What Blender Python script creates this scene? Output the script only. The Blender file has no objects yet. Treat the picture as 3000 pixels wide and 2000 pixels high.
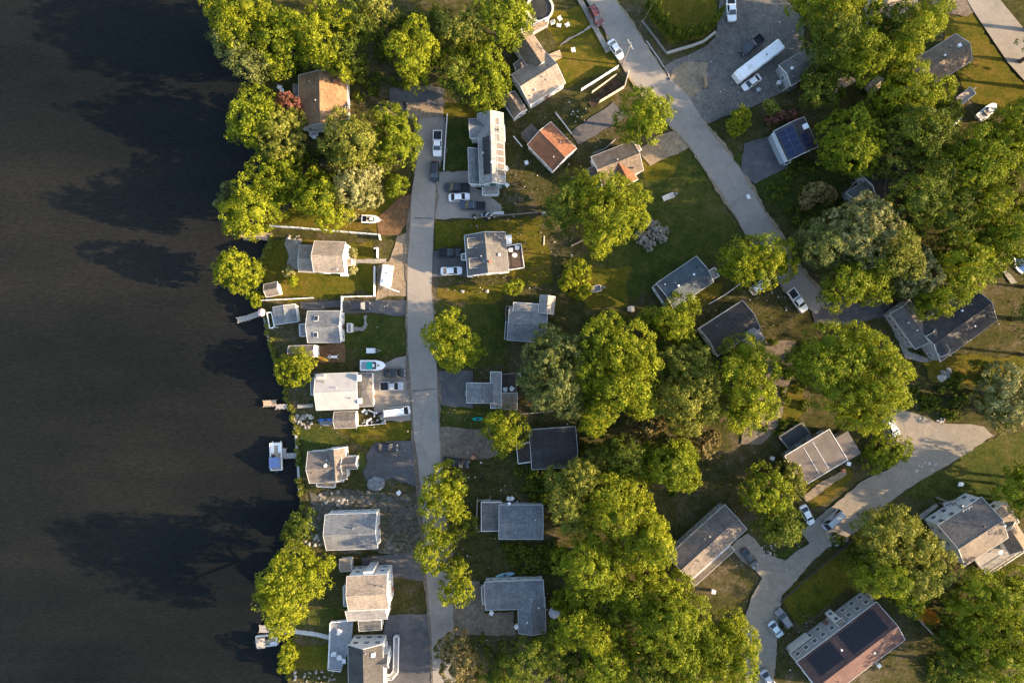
import bpy, bmesh, math, random
import numpy as np
from mathutils import Vector, Matrix

# ------------------------------------------------------------------ camera, sky, sun, exposure
SC = bpy.context.scene
COL = SC.collection
ALT = 150.0                      # drone height (m)
S = 0.075                        # metres on the ground per photo pixel (3000 px wide photo)
SUN_EL, SUN_AZ = 18.8, -6.5      # degrees; azimuth of the sun measured from +X (east), counter-clockwise

cam_d = bpy.data.cameras.new('camera'); cam = bpy.data.objects.new('camera', cam_d); COL.objects.link(cam)
cam.location = (0, 0, ALT); cam.rotation_euler = (0, 0, 0)
cam_d.sensor_width = 36; cam_d.lens = 24; cam_d.clip_start = 1; cam_d.clip_end = 3000
SC.camera = cam

world = bpy.data.worlds.new('World'); SC.world = world; world.use_nodes = True
wn = world.node_tree.nodes; wl = world.node_tree.links
sky = wn.new('ShaderNodeTexSky'); sky.sky_type = 'NISHITA'; sky.sun_disc = False
sky.sun_elevation = math.radians(SUN_EL); sky.sun_rotation = math.radians(90 - SUN_AZ)
sky.air_density = 1.0; sky.dust_density = 1.5; sky.ozone_density = 1.0
wl.new(sky.outputs[0], wn['Background'].inputs[0]); wn['Background'].inputs[1].default_value = 0.148

sd = bpy.data.lights.new('sun', 'SUN'); sun = bpy.data.objects.new('sun', sd); COL.objects.link(sun)
sd.energy = 5.0; sd.angle = math.radians(0.55); sd.color = (1.0, 0.73, 0.45)
dv = Vector((math.cos(math.radians(SUN_AZ))*math.cos(math.radians(SUN_EL)), math.sin(math.radians(SUN_AZ))*math.cos(math.radians(SUN_EL)), math.sin(math.radians(SUN_EL))))
sun.rotation_euler = dv.to_track_quat('Z', 'Y').to_euler(); sun.location = (200, -20, 120)

vs = SC.view_settings
vs.view_transform = 'Standard'; vs.look = 'None'; vs.gamma = 1.0; vs.use_curve_mapping = False
vs.exposure = 2.0
try: SC.cycles.max_bounces = 6; SC.cycles.transparent_max_bounces = 4
except Exception: pass

# ------------------------------------------------------------------ helpers
def P(px, py, z=0.0):
    k = S*(1 - z/ALT)
    return Vector(((px-1500)*k, (1000-py)*k, z))
def KZ(z): return S*(1 - z/ALT)
R = math.radians
MATS = {}
def _nodes(name):
    m = bpy.data.materials.new(name); m.use_nodes = True
    return m, m.node_tree.nodes, m.node_tree.links, m.node_tree.nodes['Principled BSDF']
def N(ns, t, **kw):
    n = ns.new(t)
    for k, v in kw.items(): setattr(n, k, v)
    return n
def ramp(ns, stops):
    r = ns.new('ShaderNodeValToRGB'); e = r.color_ramp.elements
    while len(e) < len(stops): e.new(0.5)
    for i, (p, c) in enumerate(stops): e[i].position = p; e[i].color = (*c, 1)
    return r
def noise(ns, ls, co, scale, detail=4, rough=.6):
    n = ns.new('ShaderNodeTexNoise'); n.inputs['Scale'].default_value = scale; n.inputs['Detail'].default_value = detail
    n.inputs['Roughness'].default_value = rough; ls.new(co, n.inputs['Vector']); return n
def mix(ns, ls, f, a, b, mode='MIX'):
    m = ns.new('ShaderNodeMix'); m.data_type = 'RGBA'; m.blend_type = mode
    for idx, v in ((0, f), (6, a), (7, b)):
        if hasattr(v, 'is_linked') or hasattr(v, 'links'): ls.new(v, m.inputs[idx])
        elif idx == 0: m.inputs[0].default_value = v
        else: m.inputs[idx].default_value = (*v, 1)
    return m.outputs[2]
def sc(c, f): return tuple(min(1, x*f) for x in c)

def mat(name, c, rough=.75, var=.18, scale=1.5, bump=.0, spec=.3, metal=0, fine=9, coat=0):
    """plain painted / weathered surface: two noise octaves of colour, optional relief"""
    if name in MATS: return MATS[name]
    m, ns, ls, b = _nodes(name)
    co = N(ns, 'ShaderNodeTexCoord').outputs['Object']
    n1 = noise(ns, ls, co, scale); n2 = noise(ns, ls, co, fine, 3)
    r1 = ramp(ns, [(.3, sc(c, 1-var)), (.7, sc(c, 1+var))]); ls.new(n1.outputs[0], r1.inputs[0])
    r2 = ramp(ns, [(.3, (1-var*.6,)*3), (.7, (1.0,)*3)]); ls.new(n2.outputs[0], r2.inputs[0])
    ls.new(mix(ns, ls, 1.0, r1.outputs[0], r2.outputs[0], 'MULTIPLY'), b.inputs['Base Color'])
    b.inputs['Roughness'].default_value = rough; b.inputs['Specular IOR Level'].default_value = spec; b.inputs['Metallic'].default_value = metal
    if coat: b.inputs['Coat Weight'].default_value = coat; b.inputs['Coat Roughness'].default_value = .08
    if bump:
        bp = ns.new('ShaderNodeBump'); bp.inputs['Strength'].default_value = bump; bp.inputs['Distance'].default_value = .05
        ls.new(n2.outputs[0], bp.inputs['Height']); ls.new(bp.outputs[0], b.inputs['Normal'])
    MATS[name] = m; return m

def shingle(name, c, var=.22, streak=.25):
    """asphalt shingles: courses, single darker tabs, weather streaks and big stains"""
    if name in MATS: return MATS[name]
    m, ns, ls, b = _nodes(name)
    co = N(ns, 'ShaderNodeTexCoord').outputs['Object']
    br = ns.new('ShaderNodeTexBrick'); ls.new(co, br.inputs['Vector'])
    br.inputs['Scale'].default_value = 1; br.inputs['Brick Width'].default_value = .55; br.inputs['Row Height'].default_value = .22
    br.inputs['Mortar Size'].default_value = .012; br.inputs['Color1'].default_value = (*sc(c, 1-var), 1); br.inputs['Color2'].default_value = (*sc(c, 1+var), 1)
    br.inputs['Mortar'].default_value = (*sc(c, .6), 1); br.inputs['Bias'].default_value = 0
    mp = ns.new('ShaderNodeMapping'); mp.inputs['Scale'].default_value = (1.6, .25, .25); ls.new(co, mp.inputs['Vector'])
    n1 = noise(ns, ls, mp.outputs[0], 1.0); r1 = ramp(ns, [(.3, (1-streak,)*3), (.7, (1.06,)*3)]); ls.new(n1.outputs[0], r1.inputs[0])
    n2 = noise(ns, ls, co, .28, 3); r2 = ramp(ns, [(.32, (.74, .74, .76)), (.62, (1.05, 1.04, 1.0))]); ls.new(n2.outputs[0], r2.inputs[0])
    n3 = noise(ns, ls, co, 14, 2); r3 = ramp(ns, [(.3, (.85,)*3), (.7, (1.1,)*3)]); ls.new(n3.outputs[0], r3.inputs[0])
    x = mix(ns, ls, 1, br.outputs[0], r1.outputs[0], 'MULTIPLY'); x = mix(ns, ls, 1, x, r2.outputs[0], 'MULTIPLY'); x = mix(ns, ls, 1, x, r3.outputs[0], 'MULTIPLY')
    ls.new(x, b.inputs['Base Color']); b.inputs['Roughness'].default_value = .88; b.inputs['Specular IOR Level'].default_value = .25
    bp = ns.new('ShaderNodeBump'); bp.inputs['Strength'].default_value = .4; bp.inputs['Distance'].default_value = .03
    ls.new(br.outputs['Fac'], bp.inputs['Height']); bp.invert = True; ls.new(bp.outputs[0], b.inputs['Normal'])
    MATS[name] = m; return m

def siding(name, c):
    if name in MATS: return MATS[name]
    m, ns, ls, b = _nodes(name)
    co = N(ns, 'ShaderNodeTexCoord').outputs['Object']
    w = ns.new('ShaderNodeTexWave'); w.bands_direction = 'Z'; w.wave_profile = 'SAW'; w.inputs['Scale'].default_value = 1.6; ls.new(co, w.inputs['Vector'])
    n1 = noise(ns, ls, co, 1.2); r1 = ramp(ns, [(.3, sc(c, .82)), (.7, c)]); ls.new(n1.outputs[0], r1.inputs[0])
    r2 = ramp(ns, [(0, (.72,)*3), (.2, (1,)*3)]); ls.new(w.outputs[0], r2.inputs[0])
    ls.new(mix(ns, ls, 1, r1.outputs[0], r2.outputs[0], 'MULTIPLY'), b.inputs['Base Color']); b.inputs['Roughness'].default_value = .6
    MATS[name] = m; return m

def ground_mat(name, stops, s1=.05, s2=.6, bump=.25, fine=6.0, speck=None, mott=.3, crack=False, fa=.38):
    """earth / grass / paving: a colour ramp driven by several octaves of noise in metres, plus fine grain"""
    if name in MATS: return MATS[name]
    m, ns, ls, b = _nodes(name)
    co = N(ns, 'ShaderNodeTexCoord').outputs['Object']
    a = noise(ns, ls, co, s1, 5, .65); d = noise(ns, ls, co, s2, 5, .7); f = noise(ns, ls, co, fine, 3, .7)
    ad = N(ns, 'ShaderNodeMath', operation='MULTIPLY_ADD'); ls.new(d.outputs[0], ad.inputs[0]); ad.inputs[1].default_value = .55
    m2 = N(ns, 'ShaderNodeMath', operation='MULTIPLY'); ls.new(a.outputs[0], m2.inputs[0]); m2.inputs[1].default_value = .6
    ls.new(m2.outputs[0], ad.inputs[2])
    rp = ramp(ns, stops); ls.new(ad.outputs[0], rp.inputs[0])
    rf = ramp(ns, [(.3, (1-fa,)*3), (.7, (1+fa*.5,)*3)]); ls.new(f.outputs[0], rf.inputs[0])
    x = mix(ns, ls, 1, rp.outputs[0], rf.outputs[0], 'MULTIPLY')
    if mott:
        g = noise(ns, ls, co, 1.7, 4, .75); rg_ = ramp(ns, [(.36, (1-mott,)*3), (.5, (1.0,)*3), (.66, (1+mott*.8, 1+mott*.7, 1+mott*.6))]); ls.new(g.outputs[0], rg_.inputs[0])
        x = mix(ns, ls, 1, x, rg_.outputs[0], 'MULTIPLY')
    if crack:
        vo = ns.new('ShaderNodeTexVoronoi'); vo.feature = 'DISTANCE_TO_EDGE'; vo.inputs['Scale'].default_value = .16
        wz = noise(ns, ls, co, .5, 3); wm = mix(ns, ls, .35, co, wz.outputs[1], 'ADD'); ls.new(wm, vo.inputs['Vector'])
        rk = ramp(ns, [(0, (.8,)*3), (.009, (1,)*3)]); ls.new(vo.outputs[0], rk.inputs[0]); x = mix(ns, ls, 1, x, rk.outputs[0], 'MULTIPLY')
        st = noise(ns, ls, co, .22, 4, .7); rs2 = ramp(ns, [(.32, (.84, .84, .85)), (.46, (1,)*3), (.7, (1.06, 1.05, 1.03))]); ls.new(st.outputs[0], rs2.inputs[0]); x = mix(ns, ls, 1, x, rs2.outputs[0], 'MULTIPLY')
    if speck:
        vo = ns.new('ShaderNodeTexVoronoi'); vo.inputs['Scale'].default_value = speck[0]; ls.new(co, vo.inputs['Vector'])
        rs = ramp(ns, [(speck[1], (1,)*3), (speck[1]+.05, (0,)*3)]); ls.new(vo.outputs[0], rs.inputs[0])
        x = mix(ns, ls, rs.outputs[0], x, speck[2])
    ls.new(x, b.inputs['Base Color']); b.inputs['Roughness'].default_value = .95; b.inputs['Specular IOR Level'].default_value = .04
    bp = ns.new('ShaderNodeBump'); bp.inputs['Strength'].default_value = bump; bp.inputs['Distance'].default_value = .12
    ls.new(d.outputs[0], bp.inputs['Height']); ls.new(bp.outputs[0], b.inputs['Normal'])
    MATS[name] = m; return m

def leafmat(name, lo, hi, trans=.2, rough=.65, spec=.1):
    if name in MATS: return MATS[name]
    m, ns, ls, b = _nodes(name)
    at = N(ns, 'ShaderNodeAttribute', attribute_name='tint')
    rp = ramp(ns, [(0, lo), (.55, tuple((x+y)/2 for x, y in zip(lo, hi))), (1, hi)]); ls.new(at.outputs['Fac'], rp.inputs[0])
    ls.new(rp.outputs[0], b.inputs['Base Color']); b.inputs['Roughness'].default_value = rough; b.inputs['Specular IOR Level'].default_value = spec
    tr = ns.new('ShaderNodeBsdfTranslucent'); ls.new(mix(ns, ls, 1, rp.outputs[0], (1.0, 1.0, .45), 'MULTIPLY'), tr.inputs[0])
    ms = ns.new('ShaderNodeMixShader'); ms.inputs[0].default_value = trans
    ls.new(b.outputs[0], ms.inputs[1]); ls.new(tr.outputs[0], ms.inputs[2]); ls.new(ms.outputs[0], ns['Material Output'].inputs[0])
    MATS[name] = m; return m

# ---- materials
WHITE = mat('white_paint', (.72, .72, .70), .5, .08); WHITE2 = mat('white_vinyl', (.78, .77, .74), .45, .06)
TRIM = mat('trim_offwhite', (.6, .59, .56), .6, .1)
GLASS = mat('window_glass', (.02, .025, .03), .08, .2, spec=.6); DARK = mat('dark_plastic', (.02, .02, .022), .6)
RUBBER = mat('rubber', (.018, .018, .018), .85); CHROME = mat('chrome', (.6, .6, .6), .25, .05, metal=1)
METAL = mat('grey_metal', (.35, .36, .37), .45, .1, metal=.6); WOOD = mat('weathered_wood', (.24, .19, .14), .85, .3, 2.5, .3)
WOODT = mat('tan_wood', (.36, .26, .17), .85, .25, 2, .2); WOODG = mat('grey_deck_wood', (.27, .25, .23), .9, .25, 2, .2)
WOODD = mat('dark_wood', (.07, .052, .042), .9, .3, 2, .2); STONE = mat('field_stone', (.2, .18, .155), .9, .3, 2, .5)
STONEW = mat('pale_stone', (.38, .35, .3), .9, .2, 2, .4); CONC = mat('concrete', (.36, .34, .31), .9, .2, 1, .2)
BARK = mat('bark', (.09, .07, .05), .95, .35, 3, .5); ORANGE = mat('orange_plastic', (.75, .18, .03), .4, .1)
YELLOW = mat('yellow_plastic', (.75, .45, .04), .4, .1); TEAL = mat('teal_canvas', (.0, .3, .26), .7, .15); BLUE = mat('blue_plastic', (.05, .14, .42), .4, .15)
BLUECAN = mat('blue_canvas', (.11, .16, .3), .8, .15); REDM = mat('red_paint', (.45, .05, .04), .5, .15); TERRA = mat('terracotta', (.4, .16, .09), .85)
PANEL = mat('solar_cells', (.014, .02, .052), .3, .3, 3, spec=.35); PANELN = mat('dark_solar_cells', (.014, .012, .016), .35, .3, 3, spec=.3); PANELG = mat('dusty_solar_cells', (.085, .07, .06), .4, .15, 1, spec=.3); FRAMEB = mat('blue_frame', (.07, .085, .14), .5)
ALU = mat('aluminium', (.5, .5, .5), .35, .05, metal=.8); CREAM = mat('cream_paint', (.6, .52, .4), .6, .1); SOIL = mat('soil', (.06, .04, .03), .95, .4, 3, .5)
TARP = mat('grey_tarp', (.17, .17, .17), .6, .3, 1.2, .5); BRASSY = mat('tan_canvas', (.4, .33, .25), .85, .2, 1, .2)
LIGHTR = mat('light_lamp_red', (.3, .01, .01), .3); HEADL = mat('headlight_glass', (.7, .72, .75), .1)

class MB:
    def __init__(s): s.v = []; s.f = []; s.m = []
    def add(s, vs, fs, mi=0):
        o = len(s.v); s.v += [tuple(v) for v in vs]; s.f += [tuple(i+o for i in f) for f in fs]; s.m += [mi]*len(fs); return s
    def box(s, x0, x1, y0, y1, z0, z1, mi=0):
        return s.add([(x0,y0,z0),(x1,y0,z0),(x1,y1,z0),(x0,y1,z0),(x0,y0,z1),(x1,y0,z1),(x1,y1,z1),(x0,y1,z1)],
                     [(3,2,1,0),(4,5,6,7),(0,1,5,4),(1,2,6,5),(2,3,7,6),(3,0,4,7)], mi)
    def cbox(s, c, d, mi=0): return s.box(c[0]-d[0]/2, c[0]+d[0]/2, c[1]-d[1]/2, c[1]+d[1]/2, c[2]-d[2]/2, c[2]+d[2]/2, mi)
    def bar(s, a, b, w, h=None, mi=0):
        a = Vector(a); b = Vector(b); d = (b-a); L = d.length
        if L < 1e-6: return s
        d /= L; u = d.cross(Vector((0,0,1)))
        if u.length < 1e-4: u = Vector((1,0,0))
        u.normalize(); n = u.cross(d); h = h or w; vs = []
        for p in (a, b):
            for i, j in ((-1,-1),(1,-1),(1,1),(-1,1)): vs.append(p + u*(i*w/2) + n*(j*h/2))
        return s.add(vs, [(3,2,1,0),(4,5,6,7),(0,1,5,4),(1,2,6,5),(2,3,7,6),(3,0,4,7)], mi)
    def tube(s, pts, rs, n=8, cap=True, mi=0):
        pts = [Vector(p) for p in pts]; vs = []
        for i, p in enumerate(pts):
            d = (pts[min(i+1, len(pts)-1)] - pts[max(i-1, 0)]).normalized()
            u = d.cross(Vector((0,0,1)))
            if u.length < 1e-3: u = Vector((1,0,0))
            u.normalize(); w = d.cross(u); r = rs[i] if hasattr(rs, '__len__') else rs
            for k in range(n): t = 2*math.pi*k/n; vs.append(p + u*(r*math.cos(t)) + w*(r*math.sin(t)))
        fs = [(i*n+k, i*n+(k+1)%n, (i+1)*n+(k+1)%n, (i+1)*n+k) for i in range(len(pts)-1) for k in range(n)]
        if cap: fs += [tuple(range(n))[::-1], tuple(range((len(pts)-1)*n, len(pts)*n))]
        return s.add(vs, fs, mi)
    def loft(s, secs, cap=True, mi=0):
        n = len(secs[0]); vs = [v for q in secs for v in q]
        fs = [(i*n+k, i*n+(k+1)%n, (i+1)*n+(k+1)%n, (i+1)*n+k) for i in range(len(secs)-1) for k in range(n)]
        if cap: fs += [tuple(range(n))[::-1], tuple(range((len(secs)-1)*n, len(secs)*n))]
        return s.add(vs, fs, mi)
    def prism(s, poly, z0, z1, mi=0):
        n = len(poly); vs = [(x, y, z0) for x, y in poly] + [(x, y, z1) for x, y in poly]
        return s.add(vs, [tuple(range(n))[::-1], tuple(range(n, 2*n))] + [(i, (i+1)%n, n+(i+1)%n, n+i) for i in range(n)], mi)
    def lathe(s, prof, n=16, c=(0,0), mi=0):
        vs = [(c[0]+r*math.cos(2*math.pi*k/n), c[1]+r*math.sin(2*math.pi*k/n), z) for r, z in prof for k in range(n)]
        fs = [(i*n+k, i*n+(k+1)%n, (i+1)*n+(k+1)%n, (i+1)*n+k) for i in range(len(prof)-1) for k in range(n)]
        return s.add(vs, fs, mi)
    def mesh(s, name):
        me = bpy.data.meshes.new(name); me.from_pydata(s.v, [], s.f)
        if any(s.m): me.polygons.foreach_set('material_index', s.m)
        bm = bmesh.new(); bm.from_mesh(me); bmesh.ops.recalc_face_normals(bm, faces=bm.faces); bm.to_mesh(me); bm.free()
        return me
    def build(s, name, m, parent=None, smooth=False, **kw): return obj(name, s.mesh(name), m, parent, smooth, **kw)

def obj(name, me, m=None, parent=None, smooth=False, loc=None, rz=None, rot=None):
    o = bpy.data.objects.new(name, me); COL.objects.link(o)
    if m is not None and me is not None and len(me.materials) == 0:
        for q in (m if isinstance(m, (list, tuple)) else [m]): me.materials.append(q)
    if smooth: me.polygons.foreach_set('use_smooth', [True]*len(me.polygons))
    if parent: o.parent = parent
    if loc is not None: o.location = loc
    if rz is not None: o.rotation_euler = (0, 0, rz)
    if rot is not None: o.rotation_euler = rot
    return o
def tag(o, label, cat=None, group=None, kind=None):
    o['label'] = label
    if cat: o['category'] = cat
    if group: o['group'] = group
    if kind: o['kind'] = kind
    return o
def thing(name, label, cat, loc=(0,0,0), rz=0, group=None):
    o = obj(name, None, loc=loc, rz=rz); o.empty_display_size = .3
    return tag(o, label, cat, group)
def copytree(o, parent=None):
    c = o.copy(); COL.objects.link(c)
    if parent: c.parent = parent
    for ch in list(o.children): copytree(ch, c)
    return c
def recolor(o, m, names):
    for ch in o.children:
        if ch.name.split('.')[0] in names:
            ch.material_slots[0].link = 'OBJECT'; ch.material_slots[0].material = m

def wobble(rng, n, amp, win=3):
    g = [rng.gauss(0, 1) for _ in range(n)]; k = win*2+1
    return [amp*(1.5*sum(g[(i+j) % n] for j in range(-win, win+1))/k*math.sqrt(k)*.6+.25*g[i]) for i in range(n)]
# ---- flat sheets of ground, drawn as a plan (photo pixels of the ground plane)
ZS = [0.0]
def sheet(name, pts, m, label, jit=.18, step=1.2, z=None, seed=0, kind='structure'):
    rng = random.Random(hash(label) % 99991 if False else sum(map(ord, label))+seed); out = []
    if z is None: ZS[0] += .004; z = ZS[0]
    w = [P(*p) for p in pts]
    pre = []
    for a, b in zip(w, w[1:]+w[:1]):
        n = max(1, int((b-a).length/step)); d = (b-a); nn = Vector((-d.y, d.x, 0)).normalized() if d.length else Vector()
        for i in range(n): pre.append((a+d*(i/n), nn*min(1, min(i, n-i)*(d.length/n)/2.5)))
    js = wobble(rng, len(pre), jit); out = [p+nn*o for (p, nn), o in zip(pre, js)]
    me = bpy.data.meshes.new(name); me.from_pydata([(p.x, p.y, z) for p in out], [], [tuple(range(len(out)))])
    bm = bmesh.new(); bm.from_mesh(me); bmesh.ops.triangulate(bm, faces=bm.faces)
    for f in bm.faces:
        if f.normal.z < 0: f.normal_flip()
    bm.to_mesh(me); bm.free()
    o = obj(name, me, m); tag(o, label, None, None, kind); return o
# ------------------------------------------------------------------ setting: lake, land, roads, yards
GROUND = ground_mat('yard_earth', [(.38, (.018, .019, .008)), (.48, (.036, .037, .012)), (.57, (.052, .05, .015)), (.64, (.072, .06, .03)), (.74, (.11, .09, .06))], .05, .5, mott=.45, speck=(1.1, .06, (.13, .11, .08)))
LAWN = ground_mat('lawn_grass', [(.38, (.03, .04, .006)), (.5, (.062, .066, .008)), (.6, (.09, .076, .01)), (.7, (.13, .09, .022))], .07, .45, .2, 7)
LAWND = ground_mat('shaded_grass', [(.36, (.02, .032, .008)), (.52, (.034, .047, .01)), (.64, (.055, .06, .013)), (.74, (.08, .07, .025))], .05, .4, .2, 7, mott=.35)  # darker copy of the lawn colour, shade painted into the grass
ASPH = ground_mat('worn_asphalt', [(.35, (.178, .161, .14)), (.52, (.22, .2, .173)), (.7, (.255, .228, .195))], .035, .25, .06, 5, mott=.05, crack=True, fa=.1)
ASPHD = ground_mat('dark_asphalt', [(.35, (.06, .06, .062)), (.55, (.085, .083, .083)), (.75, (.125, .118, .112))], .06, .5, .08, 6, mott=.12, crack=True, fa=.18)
DIRT = ground_mat('bare_dirt', [(.33, (.07, .055, .042)), (.5, (.125, .1, .075)), (.68, (.18, .148, .112))], .08, .6, .25, 5, speck=(1.4, .1, (.22, .19, .15)))
TANDIRT = ground_mat('tan_dirt', [(.33, (.16, .122, .082)), (.52, (.21, .165, .11)), (.7, (.25, .2, .14))], .08, .5, .2, 5)
MOTTLE = ground_mat('mottled_yard', [(.36, (.03, .03, .018)), (.46, (.07, .065, .05)), (.54, (.1, .093, .08)), (.6, (.06, .058, .03)), (.7, (.16, .15, .13))], .12, .5, .3, 6, speck=(1.3, .1, (.2, .185, .16)), mott=.45)
GRAVEL = ground_mat('gravel', [(.33, (.1, .092, .078)), (.5, (.17, .158, .137)), (.68, (.24, .22, .19))], .15, .9, .4, 8, speck=(2.2, .14, (.3, .28, .24)))
PAVE = ground_mat('concrete_paving', [(.35, (.19, .175, .15)), (.55, (.245, .225, .19)), (.75, (.3, .275, .235))], .1, .8, .1, 6)
LOT = ground_mat('lot_gravel', [(.35, (.085, .08, .072)), (.52, (.125, .118, .106)), (.7, (.17, .155, .135))], .05, .5, .15, 6)
SANDY = ground_mat('sandy_asphalt', [(.35, (.15, .135, .112)), (.5, (.19, .17, .138)), (.66, (.23, .2, .16))], .08, .5, .1, 6, mott=.14, fa=.12)
SOILG = ground_mat('garden_soil', [(.36, (.025, .017, .012)), (.52, (.045, .03, .02)), (.68, (.075, .055, .035))], .3, 1.2, .4, 6)
RUST = ground_mat('rust_earth', [(.35, (.07, .045, .025)), (.55, (.125, .075, .04)), (.75, (.18, .11, .06))], .1, .7, .2, 6)

SHORE = [(690,-500),(700,60),(735,170),(775,240),(765,330),(745,420),(785,510),(775,600),(765,655),(792,700),(770,745),(758,800),(752,860),(748,888),(768,915),(778,960),(790,1010),(805,1060),(820,1100),(838,1150),(850,1200),(855,1235),(866,1256),(871,1330),(878,1436),(878,1500),(866,1540),(838,1600),(800,1700),(800,1780),(835,1832),(862,1852),(852,1905),(838,1960),(842,2000),(835,2500)]
def land():
    rng = random.Random(4); w = [P(*p) for p in SHORE]; line = []
    for a, b in zip(w, w[1:]):
        n = max(1, int((b-a).length/1.5))
        for i in range(n):
            q = a+(b-a)*(i/n); line.append((q.x+rng.gauss(0, .12), q.y+rng.gauss(0, .12)))
    line.append((w[-1].x, w[-1].y))
    top = line[0]; bot = line[-1]
    ring = [(top[0], 900)] + line + [(bot[0], -900), (900, -900), (900, 900)]
    me = bpy.data.meshes.new('ground'); n = len(ring)
    vs = [(x, y, 0) for x, y in ring]; k = len(line)+2
    vs += [(x-.25, y, -1.6) for x, y in ring[:k]]
    fs = [tuple(range(n))] + [(i, i+1, n+i+1, n+i) for i in range(k-1)]
    me.from_pydata(vs, [], fs); bm = bmesh.new(); bm.from_mesh(me); bmesh.ops.triangulate(bm, faces=bm.faces)
    for f in bm.faces:
        if f.normal.z < -.1: f.normal_flip()
    bm.to_mesh(me); bm.free()
    tag(obj('ground', me, GROUND), 'dark earthy yard ground between the lake and the right edge', None, None, 'structure')
land()
def water():
    m, ns, ls, b = _nodes('lake_water')
    co = N(ns, 'ShaderNodeTexCoord').outputs['Object']
    mp = ns.new('ShaderNodeMapping'); mp.inputs['Scale'].default_value = (.5, 1.5, 1); mp.inputs['Rotation'].default_value = (0, 0, .12); ls.new(co, mp.inputs[0])
    a = noise(ns, ls, mp.outputs[0], .018, 5, .6); d = noise(ns, ls, mp.outputs[0], 1.6, 4, .75)
    rp = ramp(ns, [(.3, (.0048, .0058, .0058)), (.5, (.0088, .0098, .0092)), (.68, (.0155, .0152, .0132))]); ls.new(a.outputs[0], rp.inputs[0])
    rf = ramp(ns, [(.3, (.65,)*3), (.7, (1.4,)*3)]); ls.new(d.outputs[0], rf.inputs[0])
    ls.new(mix(ns, ls, 1, rp.outputs[0], rf.outputs[0], 'MULTIPLY'), b.inputs['Base Color'])
    b.inputs['Roughness'].default_value = .22; b.inputs['IOR'].default_value = 1.33; b.inputs['Specular IOR Level'].default_value = .14
    w = noise(ns, ls, mp.outputs[0], 1.3, 4, .65); bp = ns.new('ShaderNodeBump'); bp.inputs['Strength'].default_value = .35; bp.inputs['Distance'].default_value = .12
    ls.new(w.outputs[0], bp.inputs['Height']); ls.new(bp.outputs[0], b.inputs['Normal'])
    me = bpy.data.meshes.new('water'); me.from_pydata([(-900,-900,-.55),(-30,-900,-.55),(-30,900,-.55),(-900,900,-.55)], [], [(0,1,2,3)])
    tag(obj('water', me, m), 'dark lake water along the whole left side', None, None, 'structure')
water()

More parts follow.
